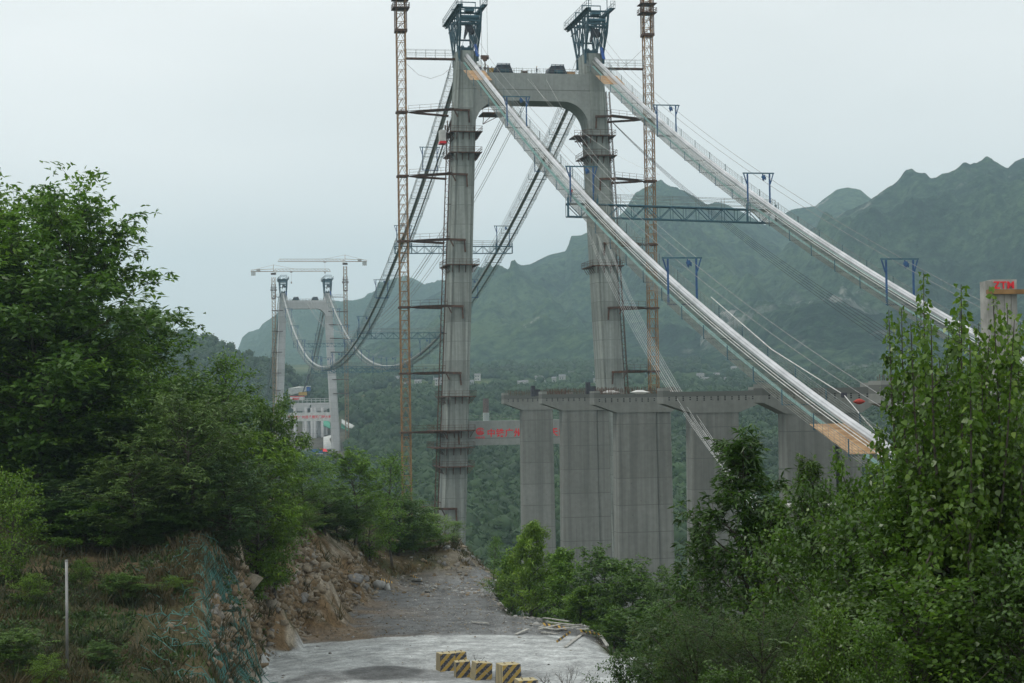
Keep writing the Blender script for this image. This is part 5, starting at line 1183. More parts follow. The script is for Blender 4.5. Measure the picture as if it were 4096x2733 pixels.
BL = [(259, 666, 0.85, 0.3, 'round brown boulder at the left edge of the pale road'), (246, 583, 1.3, 0.5, 'large pale boulder in the left part of the rock cutting'), (284, 600, 1.1, 0.45, 'squarish tan boulder low on the rock cutting'), (268, 607, 1.0, 0.55, 'cracked grey boulder below the middle of the rock cutting'),
      (318, 568, 1.1, 0.5, 'tan slab standing out near the top of the rock cutting'), (353, 582, 1.3, 0.75, 'pale grey leaning slab at the right end of the rock cutting'), (462, 562, 1.5, 0.68, 'dark grey boulder on the heap below the near tower leg'), (353, 604, 0.5, 0.35, 'small square orange stone at the foot of the cutting'),
      (375, 588, 0.9, 0.95, 'white plastic-wrapped heap at the end of the road, left one'), (386, 590, 0.8, 0.98, 'white heap at the end of the road beside the leftmost heap'), (414, 584, 1.1, 0.85, 'upright pale stone at the end of the gravel road'), (425, 592, 0.7, 0.95, 'low white stone right of the upright pale stone')]
def depth_for(px, py):
    ds = np.arange(60, 230, 0.25); zs = gz((px - 512) / F * ds, ds); ys = yh(px) - zs / ds * F
    k = np.where(ys <= py)[0]; return float(ds[k[0]]) if len(k) else 110.0
for i, (px_, py_, r_, t_, lb) in enumerate(BL):
    d_ = depth_for(px_, py_); R2 = np.random.RandomState(100 + i); r_ *= 0.75; v, f_ = rock_mesh(R2, r_); x = (px_ - 512) / F * d_
    o = mesh_np('boulder', v + np.array([x, d_, float(gz(x, d_)) + r_ * (0.45 if t_ > 0.8 else 0.0)]), f_, M['rockmat'], {'tint': ('FACE', np.full(len(f_), t_))}); tag(o, lb, 'boulder', 'larger boulders')

# grass and dry herbs
def blades(name, n, pxr, dr, hl, label, mt, seed, dens=None, w=0.02, lean=0.75):
    R_ = np.random.RandomState(seed); nt0 = n // 26; tx = R_.uniform(*pxr, nt0); td = R_.uniform(dr[0], dr[1], nt0); txx = (tx - 512) / F * td; ti = R_.randint(0, nt0, n)
    fr_ = R_.rand(n) < 0.75; rx, ry = R_.normal(size=n) * 0.16, R_.normal(size=n) * 0.16; px0 = R_.uniform(*pxr, n); d0 = R_.uniform(dr[0], dr[1], n)
    x = np.where(fr_, txx[ti] + rx, (px0 - 512) / F * d0); d_ = np.where(fr_, td[ti] + ry, d0); tsz = (0.5 + R_.rand(nt0) * 1.0)[ti] * np.where(fr_, 1.0, 0.6); oa = np.arctan2(ry, rx)
    kp = road_mask(x, d_) < 0.1
    if dens: kp &= R_.rand(n) < np.clip((fbm(x * 0.35, d_ * 0.35, 3, seed) + 0.5 - dens) * 6, 0.05, 1)
    x, d_, tsz, oa, fr_, ti = x[kp], d_[kp], tsz[kp], oa[kp], fr_[kp], ti[kp]; n = len(x); z = gz(x, d_) - 0.03
    h = R_.uniform(hl[0], hl[1], n) * (0.6 + 0.8 * (fbm(x * 0.3, d_ * 0.3, 2, seed + 1) + 0.5)); a = R_.uniform(0, 6.28, n); h = h * tsz; ln = R_.uniform(0.1, 1.6, n) * lean * h; l2 = np.where(fr_, oa + R_.normal(size=n) * 0.5, R_.uniform(0, 6.28, n))
    B = np.stack([x, d_, z], -1); sx = np.stack([np.cos(a) * w, np.sin(a) * w, 0 * a], -1); tp = B + np.stack([np.cos(l2) * ln, np.sin(l2) * ln, h], -1); md = (B + tp) / 2 + np.stack([0 * h, 0 * h, h * 0.12], -1)
    V = np.stack([B - sx, B + sx, md + sx * 0.7, tp, md - sx * 0.7], 1).reshape(-1, 3); F1 = np.arange(n * 5).reshape(n, 5)
    cl = fbm(x * 0.22, d_ * 0.22, 3, seed + 4) + 0.5
    o = mesh_np(name, V, F1, mt, {'tint': ('FACE', np.clip(cl * 1.5 - 0.35 + R_.normal(size=n) * 0.13 + np.where(fr_, (R_.rand(nt0) - .5)[ti] * 0.7, 0), 0, 1))}); return tag(o, label, 'grass', kind='stuff')
M['grass'] = leafmat('wild_grass', (0.028, 0.042, 0.014), (0.105, 0.075, 0.036), (0.19, 0.14, 0.075), 0.25, 0.6)
M['herb'] = leafmat('green_herb', (0.02, 0.045, 0.012), (0.055, 0.10, 0.02), (0.10, 0.15, 0.03), 0.25, 0.55)
blades('dry_grass', 60000, (-30, 268), (62, 118), (0.25, 0.75), 'dry brown and green grass on the bank at the lower left', M['grass'], 5, 0.36, 0.022)
blades('green_grass', 24000, (-30, 250), (62, 112), (0.15, 0.45), 'green weeds among the dry grass at the lower left', M['herb'], 15, 0.44, 0.035, 0.6)
blades('verge_grass', 22000, (262, 500), (118, 190), (0.25, 0.7), 'brown grass along the top of the cutting and the bank behind the road', M['grass'], 25, 0.40, 0.03)
blades('slope_grass', 16000, (495, 1050), (45, 150), (0.3, 0.9), 'green undergrowth on the slope below the road', M['herb'], 35, None, 0.05)
# leafy weeds low on the bank
R_ = np.random.RandomState(91); wp = []; wd_ = []
for k in range(900):
    px_ = R_.uniform(-30, 262); d0 = R_.uniform(64, 110) if px_ < 200 else R_.uniform(92, 125); x0 = (px_ - 512) / F * d0
    if fbm(x0 * 0.3, d0 * 0.3, 3, 5) < -0.03: continue
    rr0 = R_.uniform(0.12, 0.5); g0 = float(gz(x0, d0))
    for j in range(26):
        v = R_.normal(size=3); v /= np.linalg.norm(v); v[2] = abs(v[2]); wp.append((x0 + v[0] * rr0, d0 + v[1] * rr0, g0 + v[2] * rr0 * 0.9)); wd_.append((v[0], v[1], v[2] * .5 - .1))
M['weed'] = leafmat('weed_leaf', (0.025, 0.055, 0.012), (0.06, 0.11, 0.022), (0.11, 0.16, 0.04), 0.3, 0.5)
def quads(P_, D_, l, w, R_):
    n = len(P_); D_ = D_ / np.linalg.norm(D_, axis=1, keepdims=True); s = np.cross(D_, R_.normal(size=(n, 3)) + np.array([0, 0, 1.0])); s /= np.linalg.norm(s, axis=1, keepdims=True)
    return np.stack([P_, P_ + D_ * l * .45 + s * w / 2, P_ + D_ * l, P_ + D_ * l * .45 - s * w / 2], 1).reshape(-1, 3)
wp = np.array(wp); wv = quads(wp, np.array(wd_), 0.2, 0.11, R_)
tag(mesh_np('low_weeds', wv, np.arange(len(wv)).reshape(-1, 4), M['weed'], {'tint': ('FACE', R_.rand(len(wp)) * 0.9)}), 'leafy green weeds scattered over the lower left bank', 'weeds', kind='stuff')
# green slope netting
M['net'] = simple('faded_green_wire', (0.035, 0.12, 0.10), (0.08, 0.22, 0.19), 0.8, 0.7)
mb = MB(); nr_ = random.Random(12)
for k in range(520):
    if k < 380: px_ = nr_.gauss(226, 11); d_ = nr_.uniform(84, 99)
    else: px_ = nr_.uniform(150, 258); d_ = nr_.uniform(78, 99)
    x, y = (px_ - 512) / F * d_, d_; an = nr_.uniform(0, 6.28); L_ = nr_.uniform(0.6, 2.4); pts = []
    for i in range(5):
        pts.append(gp(x, y, nr_.uniform(0.05, 0.4))); an += nr_.uniform(-.7, .7); x += math.cos(an) * L_ / 5; y += math.sin(an) * L_ / 5
    mb.tube(pts, 0.02, 4)
tag(mb.build('slope_netting', M['net']), 'torn green wire netting draped over the rocks left of the road', 'netting', kind='stuff')
# marker post
d_ = 75; pb = ground_at(66.5, d_); hgt = (663 - 561) / F * d_
zt = pb.z + hgt
root = thing('marker_post', 'slim grey steel post standing in the dry grass at lower left', 'post', tuple(pb))
pt = P(66.5, 561, d_); MB().tube([Vector((pt.x, d_, pb.z - 0.3)), Vector((pt.x, d_, pt.z))], 0.062, 10).build('tube', M['rope'], root, smooth=True)
MB().tube([Vector((pt.x, d_, pt.z)), Vector((pt.x, d_, pt.z + 0.05))], 0.075, 10).build('cap', M['rope'], root)

# ------------------------------------------------------------------ striped barrier blocks
sm, snt, sbn = mat('striped_block_paint', 0.7, 0, 0.3)
t = N(snt, 'ShaderNodeTexCoord'); s_ = N(snt, 'ShaderNodeSeparateXYZ'); snt.links.new(t.outputs['Object'], s_.inputs[0])
ad = N(snt, 'ShaderNodeMath', operation='SUBTRACT'); snt.links.new(s_.outputs[2], ad.inputs[0]); snt.links.new(s_.outputs[0], ad.inputs[1])
ml = N(snt, 'ShaderNodeMath', operation='MULTIPLY'); ml.inputs[1].default_value = 1.75; snt.links.new(ad.outputs[0], ml.inputs[0])
wz = noise(snt, 5, 3); ww = N(snt, 'ShaderNodeMath', operation='MULTIPLY_ADD'); ww.inputs[1].default_value = 0.12; snt.links.new(wz, ww.inputs[0]); snt.links.new(ml.outputs[0], ww.inputs[2])
fr = N(snt, 'ShaderNodeMath', operation='FRACT'); snt.links.new(ww.outputs[0], fr.inputs[0]); gt = N(snt, 'ShaderNodeMath', operation='GREATER_THAN'); gt.inputs[1].default_value = 0.5; snt.links.new(fr.outputs[0], gt.inputs[0])
col = mixc(snt, (0.035, 0.04, 0.055), (0.36, 0.24, 0.05), gt.outputs[0]); dn = noise(snt, 9, 6, rough=0.7); dr_ = ramp(snt, [(0.52, (0, 0, 0)), (0.68, (1, 1, 1))]); snt.links.new(dn, dr_.inputs[0])
col = mixc(snt, col, (0.30, 0.28, 0.24), dr_.outputs[0]); snt.links.new(col, sbn.inputs['Base Color'])
M['striped'] = sm
rm, rnt, rb = mat('ribbed_side_paint', 0.7, 0, 0.3); t = N(rnt, 'ShaderNodeTexCoord'); s_ = N(rnt, 'ShaderNodeSeparateXYZ'); rnt.links.new(t.outputs['Object'], s_.inputs[0]); ml = N(rnt, 'ShaderNodeMath', operation='MULTIPLY'); ml.inputs[1].default_value = 4.6; rnt.links.new(s_.outputs[1], ml.inputs[0]); fr = N(rnt, 'ShaderNodeMath', operation='FRACT'); rnt.links.new(ml.outputs[0], fr.inputs[0]); gt = N(rnt, 'ShaderNodeMath', operation='GREATER_THAN'); gt.inputs[1].default_value = 0.45; rnt.links.new(fr.outputs[0], gt.inputs[0])
rnt.links.new(mixc(rnt, (0.10, 0.09, 0.06), (0.42, 0.36, 0.22), gt.outputs[0]), rb.inputs['Base Color'])
M['blocktop'] = simple('worn_yellow_top', (0.34, 0.28, 0.14), (0.48, 0.42, 0.26), 3, 0.8)
def block(px_, pyb, w, h, rz, ry, lb):
    d_ = 16 * F / (pyb - yh(px_)) * 1.0; pos = P(px_, pyb, d_); x, y = pos.x, pos.y
    root = bpy.data.objects.new('barrier_block', None); COL.objects.link(root); root.location = (x, y + 0.6, float(gz(x, y + .6)) - 0.06)
    root.rotation_euler = (0, ry, rz); tag(root, lb, 'concrete barrier', 'striped barrier blocks across the road')
    hw = w / 2; D_ = w * 0.95; tp = 0.92
    v = [(-hw, -D_ / 2, 0), (hw, -D_ / 2, 0), (hw, D_ / 2, 0), (-hw, D_ / 2, 0), (-hw * tp, -D_ / 2 * tp, h), (hw * tp, -D_ / 2 * tp, h), (hw * tp, D_ / 2 * tp, h), (-hw * tp, D_ / 2 * tp, h)]
    mb = MB(); mb.add(v, [(0, 1, 5, 4), (2, 3, 7, 6)], 0); mb.add(v, [(1, 2, 6, 5), (3, 0, 4, 7)], 1); mb.add(v, [(0, 3, 2, 1), (4, 5, 6, 7)], 2)
    me_o = mb.build('block_body', [M['striped'], rm, M['blocktop']]); me_o.parent = root
    bv = me_o.modifiers.new('weld', 'WELD'); bv.merge_threshold = 0.001; bv = me_o.modifiers.new('bevel', 'BEVEL'); bv.width = 0.03; bv.segments = 2
    g = MB()
    for k in (-1, 1): g.tube([(k * hw * .4, -0.12, h - 0.01), (k * hw * .4, -0.12, h + .05), (k * hw * .4, 0.12, h + .05), (k * hw * .4, 0.12, h - 0.01)], 0.018, 5)
    lo = g.build('lifting_loop', M['rust']); lo.parent = root
block(445.5, 669.5, 1.0, 1.08, 0.34, 0, 'striped barrier block at the left end of the row')
block(458, 661, 0.9, 0.62, 0.3, 0, 'low striped block half hidden behind the leftmost barrier block')
block(462.5, 676, 0.9, 0.98, 0.2, -0.05, 'second striped barrier block in the row, leaning against the third')
block(480.5, 678.5, 1.05, 1.02, 0.33, 0.10, 'third striped barrier block, tilted to the left')
block(508.5, 683.5, 1.2, 1.2, 0.38, 0, 'tallest striped barrier block, fourth from the left')
block(526.5, 699, 1.15, 1.12, 0.24, 0, 'nearest fully topped striped block at the bottom edge')
block(541, 716, 1.2, 1.15, 0.2, 0, 'striped block of which only the top edge shows at the bottom')

# ------------------------------------------------------------------ heap of boards beside the road
M['board'] = simple('weathered_board', (0.26, 0.26, 0.24), (0.46, 0.45, 0.41), 2.5, 0.8)
z7 = lambda x, y: ((1200 + .6383 * x) / 4, (2100 + .6383 * y) / 4)
BD = [((1410, 625), (1490, 632)), ((1475, 645), (1650, 660)), ((1490, 690), (1580, 712)), ((1500, 610), (1650, 640)), ((1560, 690), (1720, 682)), ((1630, 625), (1745, 678)), ((1760, 668), (1860, 708)), ((1840, 690), (1925, 706)), ((1470, 665), (1560, 690)), ((1520, 640), (1690, 672)), ((1055, 610), (1155, 626)), ((1325, 684), (1400, 664)), ((1575, 655), (1740, 650)), ((1465, 680), (1600, 660)), ((1700, 690), (1780, 700)), ((1165, 505), (1250, 530))]
BW = ['at the left tip of the heap', 'long and dark, across the middle', 'low at the front left', 'high at the back left', 'flat along the front', 'sloping from the top to the right', 'reaching out to the right', 'at the far right tip', 'short, at the left side', 'across the heap centre', 'alone on the gravel left of the heap', 'alone and pale between gravel and heap', 'level, behind the centre', 'slanting up at the left', 'short, in front at the right', 'lying on the rubble edge behind the heap']
def pxg(px, py, dz=0): d = depth_for(px, py); x = (px - 512) / F * d; return Vector((x - ROLL * 0, d, float(gz(x, d)) + dz))
for i, (a_, b_) in enumerate(BD):
    pa, pb_ = z7(*a_), z7(*b_); e = 0.08 + 0.09 * (i % 5) if i not in (10, 11, 15) else 0.08
    A3, B3 = pxg(*pa, e), pxg(*pb_, e + 0.12)
    if (A3 - B3).length > 6: B3 = A3 + (B3 - A3).normalized() * 6; B3.z = float(gz(B3.x, B3.y)) + e
    o = MB().bar(A3, B3, 0.22, 0.06).build('loose_board', M['board']); tag(o, f'loose grey board {BW[i]}', 'board', 'loose boards beside the road')
for i, (a_, b_, lb) in enumerate((((1580, 608), (1740, 640), 'at the back of the board heap'), ((1500, 655), (1640, 676), 'half buried in the middle of the board heap'), ((1730, 696), (1850, 716), 'at the front right of the board heap'), ((490, 372), (560, 388), 'among the stones at the left road end'), ((690, 352), (745, 372), 'lying on the upright pale stone'))):
    A3, B3 = pxg(*z7(*a_), 0.35), pxg(*z7(*b_), 0.3); 
    if (A3 - B3).length > 5: B3 = A3 + (B3 - A3).normalized() * 5; B3.z = float(gz(B3.x, B3.y)) + .3
    mb = MB(); n = 9; dv = (B3 - A3) / n; up = Vector((0, 0.3, 0.13))
    for k in range(n): mb.prism([A3 + dv * k, A3 + dv * (k + 1), A3 + dv * (k + 1) + up - dv * .5, A3 + dv * k + up - dv * .5], Vector((0, 0.05, -0.02)), k % 2)
    tag(mb.build('striped_board', [M['yellow'], M['black']]), f'yellow and black striped board {lb}', 'striped board', 'striped boards')

# ------------------------------------------------------------------ people at work on the bridge
def skin_mesh(name, joints, edges, radii, root=0, sub=1):
    me = bpy.data.meshes.new(name); me.from_pydata(joints, edges, []); o = bpy.data.objects.new(name, me); COL.objects.link(o)
    o.modifiers.new('s', 'SKIN'); sm_ = o.modifiers.new('u', 'SUBSURF'); sm_.levels = sub; sm_.render_levels = sub
    for i, r_ in enumerate(radii): me.skin_vertices[0].data[i].radius = (r_, r_) if not isinstance(r_, tuple) else r_
    me.skin_vertices[0].data[root].use_root = True
    bpy.context.view_layer.update(); m2 = bpy.data.meshes.new_from_object(o.evaluated_get(bpy.context.evaluated_depsgraph_get())); bpy.data.objects.remove(o); return m2
J = [(0, 0, .95), (0, 0, 1.15), (0, -.03, 1.40), (0, -.04, 1.50), (0, -.06, 1.60), (0, -.07, 1.70), (.18, -.02, 1.40), (.24, -.10, 1.14), (.20, -.32, 1.02), (.19, -.40, 1.0), (-.18, -.02, 1.40), (-.26, -.02, 1.12), (-.25, -.20, .93), (-.25, -.27, .90), (.10, 0, .90), (.12, -.10, .50), (.12, .02, .09), (.12, -.15, .04), (-.10, 0, .90), (-.13, .06, .50), (-.14, .20, .09), (-.14, .04, .04)]
E_ = [(0, 1), (1, 2), (2, 3), (3, 4), (4, 5), (2, 6), (6, 7), (7, 8), (8, 9), (2, 10), (10, 11), (11, 12), (12, 13), (0, 14), (14, 15), (15, 16), (16, 17), (0, 18), (18, 19), (19, 20), (20, 21)]
RR = [(.15, .11), (.14, .10), (.16, .11), .055, .085, .09, .065, .05, .038, .035, .065, .05, .038, .035, .085, .06, .042, .035, .085, .06, .042, .035]
body = skin_mesh('body', J, E_, RR, 0, 1)
jk = skin_mesh('jacket', [J[i] for i in (0, 1, 2, 6, 7, 8, 10, 11, 12)], [(0, 1), (1, 2), (2, 3), (3, 4), (4, 5), (2, 6), (6, 7), (7, 8)], [(.17, .13), (.165, .125), (.185, .13), .085, .065, .052, .085, .065, .052], 0, 1)
tr_ = skin_mesh('trousers', [J[i] for i in (0, 14, 15, 16, 18, 19, 20)], [(0, 1), (1, 2), (2, 3), (0, 4), (4, 5), (5, 6)], [(.17, .13), .10, .075, .06, .10, .075, .06], 0, 1)
hm_ = MB().tube([(0, -.07, 1.70), (0, -.07, 1.76), (0, -.07, 1.80), (0, -.07, 1.82)], [.115, .11, .07, .02], 10)
PP = [('left', cab('back', -1), 16.5, 0.9, 'cloth_dark', 'person in dark clothes on the plank deck below the left tower head'), ('x', cab('back', 1), 36, 0.3, 'cloth_dark', 'person in dark clothes standing on the right backstay catwalk'), ('x', cab('back', 1), 40, 0.3, 'cloth_dark', 'person bending lower down the right backstay catwalk'), ('x', cab('back', -1), 116.5, -1.5, 'cloth_red', 'person in a red jacket at the left end of the long truss bridge')]
pl = [(c(s, u, -1.38), m_, lb) for _, c, s, u, m_, lb in PP] + [(TW(-10.9, 3.0, 76), 'cloth_dark', 'person in dark clothes on the crossbeam beside the left leg'), (TW(-10.2, 3.2, 76), 'cloth_dark', 'second person on the crossbeam, just right of the one beside the leg'), (TW(1.3, 3.2, 76), 'cloth_dark', 'person on the middle of the crossbeam behind the railing')]
for i, (p, m_, lb) in enumerate(pl):
    root = thing('person', lb, 'person', tuple(p)); root.rotation_euler = (0, 0, [0.4, 1.2, 2.2, 0.3, 2.8, -.9, 1.5][i])
    for me_, nm, mm in ((body, 'body', M['skin']), (jk, 'jacket', M[m_]), (tr_, 'trousers', M['cloth_dark'])):
        me2 = me_.copy(); me2.materials.clear(); me2.materials.append(mm); o = bpy.data.objects.new(nm, me2); COL.objects.link(o); o.parent = root
    o = hm_.build('helmet', M['yellow']); o.parent = root

# ------------------------------------------------------------------ trees
def leaves(Pn, Dn, l, w, R_, fold=0.15):
    n = len(Pn); l = l * R_.uniform(0.7, 1.25, (n, 1)); w = w * R_.uniform(0.75, 1.2, (n, 1))
    Dn = Dn / np.maximum(np.linalg.norm(Dn, axis=1, keepdims=True), 1e-6); s = np.cross(Dn, R_.normal(size=(n, 3)) * 0.5 + np.array([0, 0, 1.0])); s /= np.maximum(np.linalg.norm(s, axis=1, keepdims=True), 1e-6)
    up = np.cross(s, Dn); mid = Pn + Dn * l * 0.42 + up * w * fold; tip = Pn + Dn * l - np.array([0, 0, 1.0]) * l * 0.12
    return np.stack([Pn, mid + s * w / 2, tip, mid - s * w / 2], 1).reshape(-1, 3)
def tree_proto(kind, seed, h, R, leafmat_, nb=34, sub=4, per=12, ll=0.28, lw=0.11, cr=0.35, base=0.2, prof=None, up=0.35, style='broad', trunk_r=0.16, wig=0.3, lean=0.0, thin=1.0):
    R_ = np.random.RandomState(seed); rr = random.Random(seed); tw = MB(); prof = prof or (lambda t: math.sin(math.pi * min(1, 0.12 + 0.88 * (1 - t))) ** 0.6 * (1.05 - 0.35 * t))
    tp = []; n = 10; wx, wy = rr.uniform(-1, 1), rr.uniform(-1, 1)
    for i in range(n + 1):
        t = i / n; tp.append(Vector((wig * wx * math.sin(t * 4) + lean * t * h, wig * wy * math.sin(t * 3 + 1), h * t * 0.97)))
    tw.tube([Vector((0, 0, -1.6 * h)), Vector((0, 0, 0))], [trunk_r * 1.5, trunk_r * 1.25], 7)
    tw.tube(tp, [trunk_r * (1 - 0.88 * i / n) * (1.25 if i == 0 else 1) for i in range(n + 1)], 7)
    tips = []; 
    for i in range(nb):
        t = base + (0.98 - base) * ((i + rr.random() * 0.8) / nb); k = t * n; j = min(int(k), n - 1); s = tp[j].lerp(tp[j + 1], k - j)
        L_ = R * prof((t - base) / (1 - base)) * rr.uniform(0.5, 1.18); az = i * 2.399 + rr.uniform(-.5, .5); el = up + 0.5 * (t - base) + rr.uniform(-.2, .25)
        d = Vector((math.cos(az) * math.cos(el), math.sin(az) * math.cos(el), math.sin(el))); bp = [s + d * L_ * f + ZV * L_ * 0.16 * f * f for f in (0, .35, .7, 1)]
        tw.tube(bp, [trunk_r * 0.34 * (1.1 - t) + 0.02, trunk_r * .22 * (1.1 - t) + .015, 0.015, 0.008], 4, cap=False); tips += [(bp[3], d, 1), (bp[2], d, .8)]
        for m_ in range(sub):
            f = rr.uniform(0.3, 1); sp_ = bp[0].lerp(bp[3], f); dd = (d + Vector((rr.gauss(0, .7), rr.gauss(0, .7), rr.gauss(0.1, .5)))).normalized(); sl = L_ * rr.uniform(0.2, 0.5) + 0.15; e = sp_ + dd * sl
            tw.tube([sp_, e], [0.012, 0.006], 3, cap=False); tips += [(e, dd, 1), (sp_.lerp(e, 0.55), dd, 0.8)]
    tips.append((tp[-1], ZV, 1))
    nt_ = len(tips); T0 = np.array([a[:] for a, _, _ in tips]); TD = np.array([b_[:] for _, b_, _ in tips]); per = int(per * thin)
    Pn = np.repeat(T0, per, 0); Dn = np.repeat(TD, per, 0); cl = np.repeat(R_.rand(nt_), per)
    if style == 'broad': Pn = Pn + R_.normal(size=Pn.shape) * cr * np.array([1, 1, 0.7]); Dn = Dn * 0.6 + R_.normal(size=Dn.shape) * 0.7 + np.array([0, 0, -0.15])
    elif style == 'rosette':
        Pn = Pn + np.repeat(R_.normal(size=(nt_ * ((per + 6) // 7), 3)) * cr, 7, 0)[:len(Pn)] if per >= 7 else Pn; Dn = Dn * 0.45 + R_.normal(size=Dn.shape) * np.array([0.8, 0.8, 0.35]) + np.array([0, 0, -0.35])
    elif style == 'feather':
        nf = len(Pn); ra = Dn * 0.5 + R_.normal(size=Dn.shape) * 0.6 + np.array([0, 0, -0.1]); ra /= np.linalg.norm(ra, axis=1, keepdims=True); st = Pn + R_.normal(size=Pn.shape) * cr
        K = 8; f = (np.arange(K) + 1) / K; sd_ = np.cross(ra, np.array([0, 0, 1.0])); sd_ /= np.maximum(np.linalg.norm(sd_, axis=1, keepdims=True), 1e-6)
        Pn = (st[:, None] + ra[:, None] * (f[None, :, None] * 0.32)).reshape(-1, 3); Pn[:, 2] -= np.tile(f ** 2 * 0.08, nf); sg = np.tile(np.where(np.arange(K) % 2, 1.0, -1.0), nf)[:, None]
        Dn = np.repeat(sd_, K, 0) * sg + np.repeat(ra, K, 0) * 0.5; cl = np.repeat(cl, K)
    LV = leaves(Pn, Dn, ll, lw, R_); nl = len(Pn); hgt = (Pn[:, 2] / h)
    tint = np.clip(0.02 + 0.52 * cl + 0.22 * R_.rand(nl) + 0.12 * hgt + (R_.rand(nl) > 0.985) * 0.4, 0, 1)
    o = mesh_np('crown', LV, np.arange(nl * 4).reshape(-1, 4), leafmat_, {'tint': ('FACE', tint)}); crown = o.data; bpy.data.objects.remove(o)
    tob = tw.build('trunk', M['bark']); trunk = tob.data; bpy.data.objects.remove(tob)
    return dict(kind=kind, crown=crown, trunk=trunk, h=float(np.percentile(LV[:, 2], 99.85)), R=float(np.percentile(np.hypot(LV[:, 0], LV[:, 1]), 97)))
def poplar_proto(seed, h, R, lm, stems=8):
    R_ = np.random.RandomState(seed); rr = random.Random(seed); tw = MB(); Pn = []; Dn = []; cl = []
    tw.tube([(0, 0, -h), (0, 0, 0), (0.05, 0, h * .3), (0, .03, h * .6)], [.15, .13, .10, .05], 7)
    for i in range(stems + 16):
        main = i < stems; az = i * 2.4 + rr.uniform(-.4, .4); z0 = h * (rr.uniform(0.12, 0.4) if main else rr.uniform(.15, .6)); rad = R * (rr.uniform(0.25, 0.85) if main else rr.uniform(.5, 1.0)); zt = h * (rr.uniform(0.74, 1.0) if main else rr.uniform(.32, .72)); zt = h if i == 0 else min(zt, h * 0.93); rad = rad * 0.2 if i == 0 else rad
        d = Vector((math.cos(az), math.sin(az), 0)); pts = [Vector((0, 0, z0)), d * rad * .55 + ZV * (z0 + (zt - z0) * .3), d * rad * .85 + ZV * (z0 + (zt - z0) * .62), d * rad + ZV * zt + Vector((rr.uniform(-.15, .15), rr.uniform(-.15, .15), 0))]
        fine = []
        for k in range(25):
            t = k / 24 * 3; j = min(int(t), 2); fine.append(pts[j].lerp(pts[j + 1], t - j))
        for _ in range(2): fine = [fine[0]] + [(fine[k - 1] + fine[k] * 2 + fine[k + 1]) / 4 for k in range(1, 24)] + [fine[-1]]
        tw.tube(fine[::3], [0.045 * (1 - k / 8.5) + .006 for k in range(9)], 5, cap=False)
        Ls = sum((fine[k + 1] - fine[k]).length for k in range(24)); nn_ = int(Ls * 80)
        for kb in range(int(Ls * 2.6)):
            t = 24 * (0.1 + 0.82 * rr.random()); j = min(int(t), 23); p = fine[j].lerp(fine[j + 1], t - j); f = t / 24; a = rr.uniform(0, 6.28); bl = (0.25 + 0.75 * (1 - f)) * rr.uniform(0.5, 1.15); bd = Vector((math.cos(a), math.sin(a), rr.uniform(0.35, 1.1))).normalized(); e = p + bd * bl
            tw.tube([p, p.lerp(e, .5) - ZV * 0.02, e], [0.012, 0.008, 0.004], 3, cap=False); tr0 = rr.random()
            for kk in range(int(bl * 62)):
                g = 0.15 + 0.9 * rr.random() ** 0.8; q3 = p + bd * bl * g; Pn.append((q3.x + rr.gauss(0, .06), q3.y + rr.gauss(0, .06), q3.z + rr.gauss(0, .06))); Dn.append((bd.x * .5 + rr.gauss(0, .5), bd.y * .5 + rr.gauss(0, .5), -0.35 + rr.gauss(0, .5))); cl.append(0.12 + 0.5 * tr0 + 0.3 * rr.random())
        for k in range(nn_):
            t = 24 * (0.12 + 0.88 * rr.random()); j = min(int(t), 23); p = fine[j].lerp(fine[j + 1], t - j); f = t / 24; rd_ = (0.07 + 0.28 * (1 - f) ** 0.8) * math.sqrt(rr.random()) * 1.3; a = rr.uniform(0, 6.28)
            Pn.append((p.x + math.cos(a) * rd_, p.y + math.sin(a) * rd_, p.z + rr.uniform(-.1, .1))); Dn.append((math.cos(a) * .6 + rr.gauss(0, .4), math.sin(a) * .6 + rr.gauss(0, .4), -0.55 + rr.gauss(0, .5))); cl.append(0.35 + 0.5 * f * rr.random() + 0.25 * rr.random())
    Pn = np.array(Pn); Dn = np.array(Dn); n = len(Pn); Dn /= np.linalg.norm(Dn, axis=1, keepdims=True)
    l = 0.125 * R_.uniform(.4, 1.25, (n, 1)); w = l * 0.9; s = np.cross(Dn, R_.normal(size=(n, 3)) * .6 + np.array([0, 0, .4])); s /= np.linalg.norm(s, axis=1, keepdims=True); u = np.cross(s, Dn)
    V = np.stack([Pn, Pn + Dn * l * .12 + s * w * .42 + u * w * .1, Pn + Dn * l * .5 + s * w * .36 + u * w * .08, Pn + Dn * l, Pn + Dn * l * .5 - s * w * .36 + u * w * .08, Pn + Dn * l * .12 - s * w * .42 + u * w * .1], 1).reshape(-1, 3)
    o = mesh_np('crown', V, np.arange(n * 6).reshape(-1, 6), lm, {'tint': ('FACE', np.clip(np.array(cl) * 0.9 + 0.12 * R_.normal(size=n), 0, 1))}); crown = o.data; bpy.data.objects.remove(o)
    tob = tw.build('trunk', M['bark']); tr = tob.data; bpy.data.objects.remove(tob); return dict(kind='poplar', crown=crown, trunk=tr, h=float(V[:, 2].max()), R=float(np.percentile(np.hypot(V[:, 0], V[:, 1]), 96)))
M['lf_oak'] = leafmat('oak_leaf', (0.04717, 0.09828, 0.01316), (0.1475, 0.273, 0.03218), (0.2508, 0.3822, 0.05119), 0.3, 0.42)
M['lf_grey'] = leafmat('greyish_leaf', (0.035, 0.075, 0.024), (0.095, 0.17, 0.055), (0.16, 0.25, 0.09), 0.25, 0.5)
M['lf_bright'] = leafmat('bright_leaf', (0.04536, 0.09282, 0.009), (0.1135, 0.2142, 0.0198), (0.1966, 0.2856, 0.036), 0.35, 0.45)
M['lf_dark'] = leafmat('dark_leaf', (0.03184, 0.07303, 0.01264), (0.09552, 0.1826, 0.02808), (0.1593, 0.2608, 0.04212), 0.25, 0.42)
